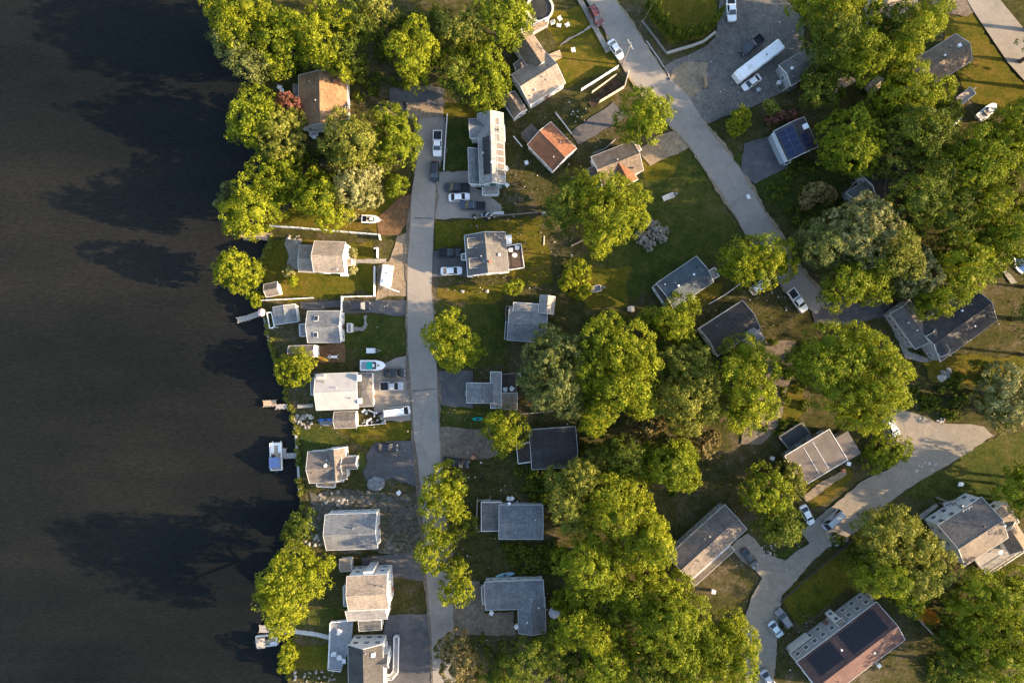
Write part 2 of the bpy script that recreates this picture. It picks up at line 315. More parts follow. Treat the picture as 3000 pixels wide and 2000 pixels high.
LAWNS = [
 ('lawn', LAWN, [(1615,40),(1700,15),(1760,90),(1815,190),(1655,262),(1630,190)], 'sunny lawn between the round pool and the diagonal road'),
 ('lawn', LAWN, [(1880,-60),(2090,-60),(2105,50),(2060,115),(1960,130),(1905,60)], 'golden lawn ringed by narrow evergreens at the top'),
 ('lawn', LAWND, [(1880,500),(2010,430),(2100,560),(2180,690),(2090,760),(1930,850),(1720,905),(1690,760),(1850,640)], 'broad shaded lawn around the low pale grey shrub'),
 ('lawn', LAWN, [(1870,470),(1990,405),(2015,430),(1960,520),(1890,530)], 'sunny wedge of lawn beside the diagonal road'),  # sunny patch painted as yellower grass over the dark lawn
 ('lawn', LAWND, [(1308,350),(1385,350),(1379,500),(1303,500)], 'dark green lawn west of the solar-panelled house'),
 ('lawn', LAWN, [(1300,300),(1430,300),(1420,352),(1302,352)], 'small sunny lawn at the end of the white fence'),
 ('lawn', LAWN, [(790,700),(1090,706),(1098,865),(925,872),(765,878),(762,800)], 'golden lakeside lawn inside the white fences'),
 ('lawn', LAWN, [(860,600),(1190,560),(1160,680),(1110,686),(800,662)], 'grass strip above the long white panel fence'),
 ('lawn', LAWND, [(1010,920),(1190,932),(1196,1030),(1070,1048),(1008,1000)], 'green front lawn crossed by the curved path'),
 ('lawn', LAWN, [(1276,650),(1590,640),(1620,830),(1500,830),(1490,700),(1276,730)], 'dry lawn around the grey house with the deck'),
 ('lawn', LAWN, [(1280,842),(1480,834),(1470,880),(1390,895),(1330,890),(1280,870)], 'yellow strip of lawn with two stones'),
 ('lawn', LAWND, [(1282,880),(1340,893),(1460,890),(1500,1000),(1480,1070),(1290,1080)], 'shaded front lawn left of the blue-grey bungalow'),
 ('lawn', LAWN, [(1720,780),(1850,780),(1840,900),(1720,905)], 'sunlit lawn by the small trailer and olive tree'),  # sun patch on the dark lawn, laid as a sheet of lighter grass
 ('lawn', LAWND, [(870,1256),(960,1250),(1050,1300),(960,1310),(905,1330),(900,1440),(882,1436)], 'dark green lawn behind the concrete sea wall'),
 ('lawn', LAWN, [(980,1258),(1208,1232),(1213,1280),(1060,1306)], 'bright lawn strip south of the brown shed'),
 ('lawn', LAWND, [(1290,1185),(1450,1195),(1460,1250),(1290,1250)], 'green strip by the teal kayak'),
 ('lawn', LAWN, [(858,1885),(980,1885),(968,1960),(850,1955)], 'yellow lawn left of the house with the white ramp'),
 ('lawn', LAWND, [(870,1790),(1000,1790),(970,1850),(870,1840)], 'dark grass by the yellow lakeside tree'),
 ('lawn', LAWN, [(2350,1450),(2485,1365),(2500,1395),(2420,1470),(2380,1490)], 'front lawn below the brown flat roof'),
 ('lawn', LAWN, [(2295,1760),(2420,1640),(2600,1490),(2720,1560),(2600,1760),(2480,1720),(2340,1830)], 'large dim lawn above the two-storey white house'),
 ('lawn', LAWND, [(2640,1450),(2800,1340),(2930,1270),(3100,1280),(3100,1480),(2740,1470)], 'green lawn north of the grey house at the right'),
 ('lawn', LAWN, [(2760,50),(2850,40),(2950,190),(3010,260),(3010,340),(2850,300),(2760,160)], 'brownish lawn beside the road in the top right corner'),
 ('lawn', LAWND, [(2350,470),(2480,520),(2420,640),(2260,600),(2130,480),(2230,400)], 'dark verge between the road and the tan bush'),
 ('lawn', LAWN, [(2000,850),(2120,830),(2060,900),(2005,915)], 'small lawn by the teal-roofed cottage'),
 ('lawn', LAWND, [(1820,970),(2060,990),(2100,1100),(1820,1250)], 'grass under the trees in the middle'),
 ('lawn', LAWN, [(2700,1040),(2980,1040),(3050,1100),(2850,1130),(2720,1110)], 'sun-flecked yard below the dark slate roof'),
 ('lawn', LAWN, [(2360,1110),(2340,1230),(2260,1250),(2250,1150)], 'leaf-strewn yard between the two big yellow trees'),
 ('lawn', LAWND, [(2230,1620),(2370,1595),(2360,1650),(2290,1665)], 'rounded grass verge by the parked grey van'),
]
for n_, m_, p_, l_ in LAWNS: sheet(n_, p_, m_, l_, .42, .8)
YARDS = [
 ('driveway', TANDIRT, [(1105,300),(1195,296),(1240,300),(1298,312),(1300,352),(1222,352),(1105,326)], 'tan concrete drive with the black car'),
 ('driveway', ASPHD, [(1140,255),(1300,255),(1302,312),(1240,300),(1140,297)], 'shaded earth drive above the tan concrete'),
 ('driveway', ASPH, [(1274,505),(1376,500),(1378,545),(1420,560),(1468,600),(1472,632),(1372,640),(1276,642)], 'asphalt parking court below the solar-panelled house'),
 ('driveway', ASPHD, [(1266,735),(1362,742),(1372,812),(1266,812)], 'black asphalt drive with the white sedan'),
 ('driveway', RUST, [(1105,640),(1170,580),(1206,570),(1201,650),(1165,690),(1110,686)], 'rust brown earth by the small boat'),
 ('driveway', TANDIRT, [(1165,690),(1200,680),(1195,868),(1100,880),(1104,780),(1140,765)], 'sandy drive under the white camper'),
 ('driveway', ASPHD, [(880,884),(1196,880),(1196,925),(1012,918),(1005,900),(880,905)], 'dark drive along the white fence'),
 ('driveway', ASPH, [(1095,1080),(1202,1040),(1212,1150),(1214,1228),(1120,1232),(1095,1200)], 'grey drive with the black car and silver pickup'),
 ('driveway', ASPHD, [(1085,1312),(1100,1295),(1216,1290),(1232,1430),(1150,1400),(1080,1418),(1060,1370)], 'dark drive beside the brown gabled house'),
 ('gravel', MOTTLE, [(905,1440),(960,1432),(1100,1440),(1235,1432),(1246,1620),(1120,1620),(920,1600),(900,1520)], 'rough gravel yard around the blue-grey roof'),
 ('driveway', ASPHD, [(1060,1632),(1248,1608),(1254,1700),(1155,1690),(1060,1670)], 'drive beside the tiny white shed'),
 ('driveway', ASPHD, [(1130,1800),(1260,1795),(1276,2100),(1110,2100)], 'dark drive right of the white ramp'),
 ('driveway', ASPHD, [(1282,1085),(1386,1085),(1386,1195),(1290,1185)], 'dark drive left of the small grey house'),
 ('driveway', DIRT, [(1287,1250),(1432,1252),(1475,1330),(1390,1345),(1297,1345)], 'pale dirt drive left of the round yellow tree'),
 ('driveway', DIRT, [(1325,1700),(1405,1700),(1420,1795),(1505,1790),(1512,1860),(1335,1860)], 'dirt drive below the L-shaped grey house'),
 ('driveway', ASPHD, [(1670,388),(1795,300),(1840,335),(1800,365),(1695,425)], 'asphalt drive above the orange-roofed cottage'),
 ('driveway', TANDIRT, [(1862,440),(1930,395),(1990,378),(2028,428),(1905,487)], 'tan drive right of the brown and orange roof'),
 ('driveway', LOT, [(1945,195),(2040,150),(2095,110),(2110,-80),(2230,-80),(2360,60),(2330,260),(2160,330),(2060,370),(2010,285)], 'wide dirt lot with the long white trailer'),
 ('driveway', TANDIRT, [(1972,205),(2010,180),(2075,186),(2060,232),(2068,250),(2020,290),(1960,240)], 'sunny sand apron beside the road'),
 ('driveway', ASPHD, [(2180,420),(2260,400),(2310,490),(2210,540),(2170,500)], 'dark drive below the blue solar roof'),
 ('driveway', TANDIRT, [(2290,815),(2340,830),(2410,860),(2400,900),(2330,890),(2290,850)], 'sunny dirt patch behind the white pickup'),
 ('driveway', ASPHD, [(2380,880),(2500,868),(2612,880),(2612,925),(2480,955),(2385,945)], 'asphalt drive to the dark slate house'),
 ('driveway', DIRT, [(2700,-60),(2850,-60),(2880,20),(2830,50),(2740,40)], 'dirt road end at the top right'),
 ('driveway', DIRT, [(2190,1000),(2330,1000),(2320,1100),(2280,1240),(2230,1300),(2170,1300)], 'leafy dirt yard between the two crowns'),
 ('patio', PAVE, [(833,712),(850,700),(885,698),(885,792),(838,782),(848,752)], 'grey stone patio in the shade of the white house'),
 ('patio', RUST, [(930,1012),(1010,1005),(1012,1060),(938,1062)], 'orange brick patio with the kayak'),
 ('path', PAVE, [(1040,760),(1132,758),(1132,770),(1040,774)], 'concrete front walk to the white house'),
 ('path', PAVE, [(1036,957),(1062,958),(1068,948),(1066,925),(1076,924),(1078,952),(1066,970),(1038,970)], 'curved pale path to the front steps'),
 ('path', PAVE, [(872,1184),(918,1181),(918,1192),(872,1195)], 'slab walk to the dock'),
 ('path', PAVE, [(1640,138),(1645,128),(1728,74),(1734,82)], 'thin diagonal walk across the sunny lawn'),
 ('path', PAVE, [(2915,765),(2930,765),(2978,828),(2960,832)], 'grey path near the swimming pool'),
 ('path', PAVE, [(2600,940),(2612,935),(2660,1030),(2720,1050),(2715,1062),(2650,1048)], 'foot path round the dark slate house'),
 ('path', PAVE, [(2688,1510),(2740,1472),(2748,1480),(2696,1522)], 'concrete walk to the grey house'),
 ('path', TANDIRT, [(2350,1452),(2468,1375),(2480,1388),(2362,1470)], 'tan front walk below the brown flat roof'),
 ('soil', SOILG, [(1722,300),(1735,282),(1806,232),(1830,250),(1760,300),(1735,318)], 'dark brown garden soil between the cream fences'),
 ('road', ASPH, [(1228,345),(1222,470),(1208,560),(1203,650),(1195,760),(1194,850),(1196,1020),(1205,1150),(1213,1275),(1230,1403),(1242,1560),(1251,1700),(1265,1860),(1275,2200),(1350,2200),(1331,1850),(1325,1700),(1310,1560),(1297,1403),(1287,1275),(1280,1085),(1272,960),(1264,850),(1267,765),(1272,650),(1280,510),(1300,450),(1304,345)], 'straight lakeside road running top to bottom'),
 ('road', ASPH, [(1640,-140),(1716,0),(1779,102),(1800,150),(1835,215),(1880,275),(1930,330),(2015,421),(2111,561),(2187,695),(2270,810),(2330,880),(2390,920),(2420,880),(2340,790),(2270,676),(2168,497),(2066,370),(2015,281),(1951,225),(1888,128),(1800,0),(1720,-140)], 'diagonal road down from the top centre'),
 ('road', ASPH, [(2760,-120),(2850,35),(2900,110),(2950,185),(3000,240),(3200,470),(3260,410),(3000,90),(2930,5),(2860,-120)], 'road across the top right corner'),
 ('road', SANDY, [(2588,1190),(2640,1200),(2740,1236),(2880,1248),(2908,1275),(2800,1345),(2705,1400),(2630,1450),(2570,1500),(2500,1560),(2440,1590),(2380,1640),(2290,1740),(2280,1790),(2260,2050),(2190,2050),(2165,1850),(2190,1780),(2215,1720),(2232,1690),(2170,1640),(2140,1600),(2190,1560),(2240,1620),(2300,1640),(2370,1590),(2345,1555),(2400,1510),(2440,1480),(2520,1410),(2600,1375),(2640,1340),(2600,1310),(2585,1250)], 'wide tan road and turning area at the lower right'),
]
def shoulder(pts, w, label, m, seed):
    rng = random.Random(seed); v = [P(*p) for p in pts]; L_ = []; R_ = []
    for a, b in zip(v, v[1:]):
        n = max(1, int((b-a).length/.8)); d = (b-a); nn = Vector((-d.y, d.x, 0)).normalized()
        for i in range(n): q = a+d*(i/n); L_.append((q, nn)); R_.append((q, -nn))
    n = len(L_); ZS[0] += .004; ja = wobble(rng, n, w*.35, 4); jb = wobble(rng, n, w*.35, 4)
    L_ = [q+m2*max(.05, w*.45+o) for (q, m2), o in zip(L_, ja)]; R_ = [q+m2*max(.05, w*.45+o) for (q, m2), o in zip(R_, jb)]
    me = bpy.data.meshes.new('road_shoulder'); me.from_pydata([(p.x, p.y, ZS[0]) for p in L_+R_], [], [(n+i, n+i+1, i+1, i) for i in range(n-1)])
    tag(obj('road_shoulder', me, m), label, None, None, 'structure')
for n_, m_, p_, l_ in YARDS:
    if n_ == 'road' and 'lakeside' in l_: shoulder(p_[:14], .9, 'sandy left shoulder of the lakeside road', DIRT, 1); shoulder(p_[14:], .9, 'sandy right shoulder of the lakeside road', DIRT, 2)
    if n_ == 'road' and 'diagonal' in l_: shoulder(p_[:12], 1.0, 'sandy left shoulder of the diagonal road', TANDIRT, 3); shoulder(p_[13:], 1.0, 'sandy right shoulder of the diagonal road', TANDIRT, 4)
    sheet(n_, p_, m_, l_, (.5 if n_ == 'gravel' else .22) if n_ != 'road' else (.2 if m_ is SANDY else .06), .9 if n_ != 'road' or m_ is SANDY else 1.6)
# kerb strip of pale concrete beside the diagonal road
sheet('pavement', [(1690,0),(1706,0),(1790,150),(1775,158)], PAVE, 'pale footway on the left of the diagonal road', .05)
# crack sealing on the lakeside road
for i, (a, b, w_) in enumerate([((1208,1145),(1278,1138),.09),((1214,640),(1268,640),.1)]):
    p, q = P(*a), P(*b); d = (q-p).normalized(); n_ = Vector((-d.y, d.x, 0))*w_
    me = bpy.data.meshes.new('road_patch'); me.from_pydata([(*v[:2], ZS[0]+.008) for v in (p-n_, q-n_, q+n_, p+n_)], [], [(0,1,2,3)])
    tag(obj('road_patch', me, ASPHD), ['dark tar seam across the road by the silver pickup', 'dark tar seam across the road below the parking court'][i], None, None, 'structure')
# ------------------------------------------------------------------ houses and sheds
RB = shingle('shingle_brown', (.115, .092, .075)); RBD = shingle('shingle_dark_brown', (.07, .056, .05)); RG = shingle('shingle_grey', (.135, .128, .122))
RGL = shingle('shingle_light_grey', (.27, .255, .24)); RD = shingle('shingle_charcoal', (.068, .064, .062)); RO = shingle('shingle_orange', (.24, .105, .055))
RT = shingle('shingle_tan', (.2, .155, .115)); RTL = shingle('shingle_pale_tan', (.31, .255, .2)); RBL = shingle('shingle_blue_grey', (.175, .182, .19)); RN = shingle('shingle_navy', (.056, .053, .05))
RAMB = shingle('shingle_amber', (.28, .175, .095)); RW = mat('white_membrane_roof', (.34, .325, .3), .7, .12, .5, .1); RTEAL = shingle('shingle_slate_blue', (.075, .095, .11)); RRED = shingle('shingle_red_brown', (.105, .06, .052))
RFLAT = mat('brown_rolled_roofing', (.125, .105, .09), .9, .25, .35, .2); RTRI = shingle('shingle_grey_brown', (.17, .145, .125))
SW = siding('siding_white', (.66, .65, .62)); SC_ = siding('siding_cream', (.55, .48, .38)); SGN = siding('siding_green', (.045, .1, .07)); SGR = siding('siding_grey', (.34, .34, .34)); SBR = siding('siding_brown', (.2, .15, .11)); SBL = siding('siding_blue', (.3, .36, .42))
WINC = {}
def window_meshes(w, h):
    k = (round(w, 2), round(h, 2))
    if k not in WINC:
        f = MB(); t = .09
        f.box(-w/2-t, w/2+t, -.02, .07, h/2, h/2+t); f.box(-w/2-t, w/2+t, -.02, .09, -h/2-t, -h/2)
        f.box(-w/2-t, -w/2, -.02, .07, -h/2, h/2); f.box(w/2, w/2+t, -.02, .07, -h/2, h/2); f.box(-w/2, w/2, -.02, .06, -.03, .03)
        p = MB().box(-w/2, w/2, -.02, .035, -h/2, h/2)
        WINC[k] = (f.mesh('window'), p.mesh('pane'))
        WINC[k][0].materials.append(WHITE); WINC[k][1].materials.append(GLASS)
    return WINC[k]
DOOR = MB().box(-.48, .48, -.02, .06, 0, 2.05); DOOR = DOOR.mesh('door'); DOOR.materials.append(mat('door_paint', (.22, .12, .09), .5))
DHAN = MB().cbox((.36, .08, 1.0), (.05, .06, .12)).mesh('handle'); DHAN.materials.append(CHROME)
class House:
    def __init__(s, name, label, cx, cy, cat='house', group=None):
        b = P(cx, cy, 2.5); s.r = thing(name, label, cat, (b.x, b.y, 0), 0, group); s.o = Vector((b.x, b.y, 0)); s.roofs = []
    def block(s, cx, cy, L, W, ang, h=2.9, rise=1.7, rm=RG, wm=SW, typ='gable', z0=0, over=.18, win='nsew', gap=2.7, ww=.95, wh=1.15, fas=True, door=None, storeys=1, cap=True, fm=None):
        c = P(cx, cy, h); k = KZ(h); l = L*k; w = W*k; a = R(ang); loc = Vector((c.x, c.y, 0))-s.o
        hl, hw = l/2, w/2; il, iw = hl-over, hw-over; rot = Matrix.Rotation(a, 3, 'Z'); t = .16
        wb = MB(); zt = h-.04
        if typ == 'gable':
            zs = h+rise*(1-iw/hw)-.05; zr = h+rise-.05
            sec = lambda u: [(u,-iw,z0),(u,iw,z0),(u,iw,zs),(u,0,zr),(u,-iw,zs)]
            wb.loft([sec(-il), sec(il)])
        else: wb.box(-il, il, -iw, iw, z0, zt)
        wall = wb.build('wall', wm, s.r, loc=loc, rz=a)
        rb = MB(); fb = MB()
        if typ == 'gable':
            for q in (-1, 1):
                rb.loft([[(u, q*hw, h), (u, 0, h+rise), (u, 0, h+rise+t), (u, q*hw, h+t)] for u in (-hl, hl)])
                fb.box(-hl-.05, hl+.05, q*hw-.03+q*.04, q*hw+.03+q*.04, h-.08, h+t-.02)
                for u in (-1, 1): fb.bar((u*(hl+.03), q*hw, h+.06), (u*(hl+.03), 0, h+rise+.06), .08, .24)
        elif typ == 'hip':
            e = max(.01, hl-hw) if hl > hw else .3; y = 0.0
            B = [(-hl,-hw,h),(hl,-hw,h),(hl,hw,h),(-hl,hw,h),(-e,0,h+rise),(e,0,h+rise)]
            rb.add(B, [(0,1,5,4),(1,2,5),(2,3,4,5),(3,0,4),(3,2,1,0)])
            for q in (-1, 1):
                fb.box(-hl-.05, hl+.05, q*hw-.03+q*.04, q*hw+.03+q*.04, h-.12, h+.02); fb.box(q*hl-.03+q*.04, q*hl+.03+q*.04, -hw, hw, h-.12, h+.02)
        elif typ == 'shed':     # mono-pitch, high on +v when rise > 0
            rb.loft([[(u,-hw,h),(u,hw,h+rise),(u,hw,h+rise+t),(u,-hw,h+t)] for u in (-hl, hl)])
            wb2 = MB().loft([[(u,-iw,zt-.02),(u,iw,zt-.02),(u,iw,h+rise*.93-.05)] for u in (-il, il)]); wb2.build('wall', wm, s.r, loc=loc, rz=a)
            for u in (-1, 1): fb.bar((u*(hl+.03), -hw, h+.06), (u*(hl+.03), hw, h+rise+.06), .08, .24)
            for q, z in ((-1, h), (1, h+rise)): fb.box(-hl-.05, hl+.05, q*hw-.03+q*.04, q*hw+.03+q*.04, z-.08, z+t)
        else:                   # flat roof with low edge
            rb.box(-hl, hl, -hw, hw, h, h+t)
            for q in (-1, 1): fb.box(-hl-.06, hl+.06, q*hw-.06, q*hw+.06, h-.1, h+t+.07); fb.box(q*hl-.06, q*hl+.06, -hw+.06, hw-.06, h-.1, h+t+.07)
        roof = rb.build('roof', rm, s.r, loc=loc, rz=a)
        if fas: fb.build('fascia', fm or TRIM, roof)
        if typ == 'gable' and cap:
            MB().loft([[(u,-.16,h+rise+t-.05),(u,0,h+rise+t+.045),(u,.16,h+rise+t-.05)] for u in (-hl, hl)]).build('ridge_cap', rm, roof)
        inf = dict(loc=loc, rot=rot, a=a, h=h, rise=rise, hl=hl, hw=hw, il=il, iw=iw, typ=typ, roof=roof, t=t); s.roofs.append(inf); s.b = inf
        if typ == 'gable' and hl > 3.5 and hw > 2.5:
            rr = random.Random(int(cx*7+cy)); 
            for q in range(rr.choice((2, 3, 3))):
                uu = rr.uniform(-.8, .8)*hl; vv = rr.choice((-1, 1))*rr.uniform(.15, .7)*hw; zz = h+t+rise*(1-abs(vv)/hw); r_ = rr.choice((.07, .09, .16))
                MB().lathe([(0, zz-.2), (r_, zz-.2), (r_, zz+.35), (r_*1.3, zz+.36), (r_*1.3, zz+.45), (0, zz+.47)], 8, (uu, vv)).build('vent', rr.choice((METAL, DARK, TRIM)), roof)
        fl = [z0+1.55] if h-z0 > 2 and h-z0 < 4.6 else ([z0+1.5, z0+4.1] if h-z0 >= 4.6 else [])
        for side in win:
            n_len, dist, ra = {'n': (il, iw, 0), 's': (il, iw, math.pi), 'e': (iw, il, -math.pi/2), 'w': (iw, il, math.pi/2)}[side]
            cnt = max(1, int(2*n_len/gap)); nv = {'n': Vector((0,1,0)), 's': Vector((0,-1,0)), 'e': Vector((1,0,0)), 'w': Vector((-1,0,0))}[side]; tv = Vector((nv.y, -nv.x, 0))
            for fz in fl:
                for i in range(cnt):
                    u = (i+.5)/cnt*2*n_len-n_len
                    p = nv*(dist+.01)+tv*u
                    if door == side and i == cnt//2 and fz < 2.2:
                        d = obj('door', DOOR, None, s.r, loc=loc+rot@p+Vector((0,0,.12)), rz=a+ra); obj('handle', DHAN, None, d); continue
                    f, pn = window_meshes(ww, wh); o = obj('window', f, None, s.r, loc=loc+rot@p+Vector((0,0,fz)), rz=a+ra); obj('pane', pn, None, o)
        return inf
    def zroof(s, i, v): 
        b = s.roofs[i]
        if b['typ'] == 'gable': return b['h']+b['t']+b['rise']*(1-abs(v)/b['hw'])
        if b['typ'] == 'shed': return b['h']+b['t']+b['rise']*(v+b['hw'])/(2*b['hw'])
        if b['typ'] == 'hip': return b['h']+b['rise']*(1-abs(v)/b['hw'])
        return b['h']+b['t']
    def local(s, i, px, py, z):
        b = s.roofs[i]; q = b['rot'].transposed() @ (P(px, py, z)-Vector((0,0,z))-s.o-b['loc']); return q.x, q.y
    def vent(s, px, py, i=0, r=.2, hh=.5, m=None, name='vent', shape='cyl'):
        b = s.roofs[i]; u, v = s.local(i, px, py, b['h']+b['rise']*.6); z = s.zroof(i, v); g = MB()
        if shape == 'cyl': g.lathe([(0, z-.3), (r*.7, z-.3), (r*.7, z+hh*.7), (r*1.2, z+hh*.7), (r*1.2, z+hh), (0, z+hh+.05)], 10, (u, v))
        else: g.box(u-r, u+r, v-r, v+r, z-.6, z+hh); g.box(u-r-.06, u+r+.06, v-r-.06, v+r+.06, z+hh, z+hh+.1)
        g.build(name, m or METAL, b['roof'])
    def skylight(s, px, py, i=0, lu=.9, lv=1.2):
        b = s.roofs[i]; u, v = s.local(i, px, py, b['h']+b['rise']*.6); s.slab('skylight', i, u, v, lu, lv, [WHITE, GLASS], .12)
    def slab(s, name, i, u, v, lu, lv, ms, th=.06, lift=.08):
        b = s.roofs[i]; q = 1 if v >= 0 else -1; sl = math.atan2(b['rise'], b['hw'])*(-q) if b['typ'] == 'gable' else (math.atan2(b['rise'], 2*b['hw']) if b['typ'] == 'shed' else 0)
        g = MB().box(-lu/2, lu/2, -lv/2, lv/2, 0, th, 0).box(-lu/2+.05, lu/2-.05, -lv/2+.05, lv/2-.05, th, th+.012, 1)
        return g.build(name, ms, b['roof'], loc=(u, v, s.zroof(i, v)+lift), rot=(sl, 0, 0))
    def panels(s, i, u0, u1, v0, v1, nu, nv, ms=None, gapu=.06):
        b = s.roofs[i]; du = (u1-u0)/nu; dv_ = (v1-v0)/nv; cs = math.cos(math.atan2(b['rise'], b['hw'])) if b['typ'] == 'gable' else 1; me = None
        for a_ in range(nu):
            for c_ in range(nv):
                u = u0+du*(a_+.5); v = v0+dv_*(c_+.5)
                if me is None: o = s.slab('solar_panel', i, u, v, du-gapu, abs(dv_)/cs-gapu, ms or [ALU, PANEL]); me = o.data; rt = o.rotation_euler.copy()
                else: obj('solar_panel', me, None, b['roof'], loc=(u, v, s.zroof(i, v)+.08), rot=rt)
    def deck(s, pts, z=.6, m=None, rail=True, name='deck', rm=None, rh=.95, skip=(), step=1.6):
        w = [P(x, y, z)-s.o for x, y in pts]; d = MB().prism([(p.x, p.y) for p in w], z-.18, z).build(name, m or WOODG, s.r)
        pm = MB().box(-.07, .07, -.07, .07, 0, z-.18).mesh('post'); pm.materials.append(WOODG)
        for p in w: obj('post', pm, None, d, loc=(p.x, p.y, 0))
        if rail:
            g = MB(); n = len(w)
            for i in range(n):
                if i in skip: continue
                a, b = w[i], w[(i+1) % n]; k = max(1, int((b-a).length/step))
                g.bar((a.x, a.y, z+rh), (b.x, b.y, z+rh), .12, .08); g.bar((a.x, a.y, z+.15), (b.x, b.y, z+.15), .06, .08)
                kk = max(2, int((b-a).length/.35))
                for j in range(k+1): q = a+(b-a)*(j/k); g.box(q.x-.06, q.x+.06, q.y-.06, q.y+.06, z, z+rh+.1)
                for j in range(kk): q = a+(b-a)*(j/kk); g.box(q.x-.02, q.x+.02, q.y-.02, q.y+.02, z+.15, z+rh)
            g.build('railing', rm or WHITE2, d)
        return d
    def steps(s, px, py, ang, w=1.4, n=3, m=None, z=.6):
        p = P(px, py, .3)-s.o; g = MB()
        for i in range(n): g.box(-.3*n/2+.3*i, -.3*n/2+.3*(i+1), -w/2, w/2, 0, z*(i+1)/n)
        g.build('steps', m or CONC, s.r, loc=(p.x, p.y, 0), rz=R(ang))
    def pergola(s, pts, z=2.5, m=None):
        w = [P(x, y, z)-s.o for x, y in pts]; g = MB()
        for i in range(len(w)):
            a, b = w[i], w[(i+1) % len(w)]; g.bar((a.x, a.y, z), (b.x, b.y, z), .16, .16); g.box(a.x-.08, a.x+.08, a.y-.08, a.y+.08, 0, z)
        g.build('frame', m or WHITE2, s.r)

# --- lakeside row, top to bottom
h = House('cottage', 'lake cottage with one black and one sunlit tan roof slope in the top left', 948, 300)
h.block(947, 297, 152, 142, 91, 3.0, 2.6, RAMB, SW, door='s'); h.vent(1009, 310, 0, .12, .4, WHITE); h.vent(983, 240, 0, .3, .8, TERRA, 'chimney', 'box')
h.deck([(905,372),(952,366),(954,386),(908,392)], .9, WOODG, skip=(0,)); h.block(878, 262, 30, 40, 91, 2.5, .25, RG, SW, 'flat', win='', fas=False)
h = House('house', 'white lakeside house with pale tan roof inside the white fences', 960, 752)
h.block(966, 753, 90, 90, -1.5, 5.2, 2.2, RTL, SW, door='e', gap=2.2); h.block(898, 758, 42, 78, -1.5, 2.9, .9, RTL, SW, cap=False); h.vent(987, 788, 0, .12, .5, WHITE)
h.deck([(1012,762),(1040,757),(1043,778),(1014,780)], .5, CONC, rail=False, name='porch'); h.block(1020, 768, 22, 20, 0, 2.6, .5, RTL, SW, win='', over=.15); h.block(1008, 804, 20, 10, 0, 1.2, .05, WHITE, SW, 'flat', win='', over=.05, fas=False)
h = House('shed', 'small garden shed with brown gable roof by the water', 805, 852, 'shed')
h.block(797, 848, 40, 38, 12, 2.3, 1.0, RTRI, SW, over=.2, win='e', ww=.6, wh=.7); 
h = House('boathouse', 'low pale-roofed boathouse at the shore beside the narrow pier', 828, 925, 'boathouse')
h.block(836, 921, 52, 66, 98, 2.5, .6, RBL, SW, win='w'); h.pergola([(782,916),(795,914),(804,958),(790,961)], 2.3)
h = House('house', 'blue-grey roofed lake house with two skylights', 952, 957)
h.block(950, 957, 96, 92, 0.5, 4.2, 1.6, RBL, SW, gap=2.0, door='e'); h.skylight(927, 933); h.skylight(925, 980); h.deck([(1014,948),(1034,948),(1034,972),(1014,972)], .5, CONC, False, 'porch')
h.block(1024, 960, 10, 26, 0, 2.4, .1, RBL, SW, 'flat', win='', over=.05); h.deck([(880,950),(904,948),(904,985),(882,985)], .7, WOODG)
h = House('shed', 'tan-roofed shed with white east wall beside the orange patio', 888, 1030, 'shed')
h.block(884, 1028, 74, 32, 2, 2.4, 1.0, RTRI, SW, over=.15, win='e'); h.block(919, 1028, 20, 34, 2, 2.2, .1, WHITE, SW, 'flat', win='', over=.1)
h = House('house', 'broad white-roofed lake house with grey hipped porch roof', 1000, 1145)
h.block(987, 1146, 122, 106, 2, 3.6, 1.5, RW, SW, gap=2.4); h.block(1070, 1141, 44, 98, 2, 2.9, .9, RG, SW, 'hip', door='e'); h.block(921, 1131, 20, 50, 2, 2.5, .1, TARP, SW, 'flat', win='', over=.1)
h.block(1052, 1107, 10, 18, 2, 4.5, .3, WHITE, SW, 'gable', 3.4, .05, win='', fas=False); h.block(1054, 1174, 10, 16, 2, 4.3, .3, WHITE, SW, 'gable', 3.4, .05, win='', fas=False); h.block(940, 1103, 24, 14, 2, 4.5, .4, RW, SW, 'gable', 3.4, .05, win='', fas=False)
h = House('shed', 'long brown-roofed shed below the broad white-roofed house', 1012, 1228, 'shed')
h.block(1012, 1229, 64, 48, 2, 2.5, 1.1, RTRI, SW, over=.15, win='e')
h = House('house', 'brown shingled house with white gable dormers behind the sea wall', 975, 1362)
h.block(955, 1366, 100, 92, 3, 3.4, 2.0, RTRI, SW, gap=2.3); h.block(988, 1358, 92, 52, 94, 3.5, 2.0, RTRI, SW); h.block(1025, 1355, 44, 36, 3, 3.5, 1.7, RTRI, SW, door='e', ww=.7)
h.block(962, 1400, 60, 30, 3, 2.7, .3, RT, SBR, 'shed', win='', fas=False); h.vent(957, 1361, 0, .3, .5, WHITE); h.vent(958, 1347, 0, .15, .4)
h.deck([(930,1403),(985,1410),(984,1425),(931,1422)], .5, WOODT)
h = House('house', 'low blue-grey gable-roofed house on the rough gravel yard', 1030, 1557)
h.block(1030, 1556, 150, 104, 2, 4.4, 2.0, RBL, SW, gap=2.3, ww=1.3, door='e'); 
h = House('shed', 'tiny shed with tan roof and white door side', 1018, 1657, 'shed')
h.block(1014, 1654, 34, 36, 4, 2.0, .8, RTL, SW, over=.12, win='', door=None)
MB().cbox((0, .05, 0), (.5, .04, .3)).build('sign', REDM, h.r, loc=(.98, .05, 1.4), rz=-math.pi/2+R(4))
h = House('house', 'tall tan-roofed house with white side walls and railed deck', 1082, 1745)
h.block(1078, 1734, 118, 100, 3, 7.0, 1.5, RTL, SW, gap=2.6, door='e'); h.block(1076, 1796, 116, 36, 3, 5.0, 1.6, RGL, SW, 'shed', win='e', over=.1); h.block(1080, 1684, 26, 22, 3, 6.6, .1, WHITE, SW, 'flat', win='', over=.05)
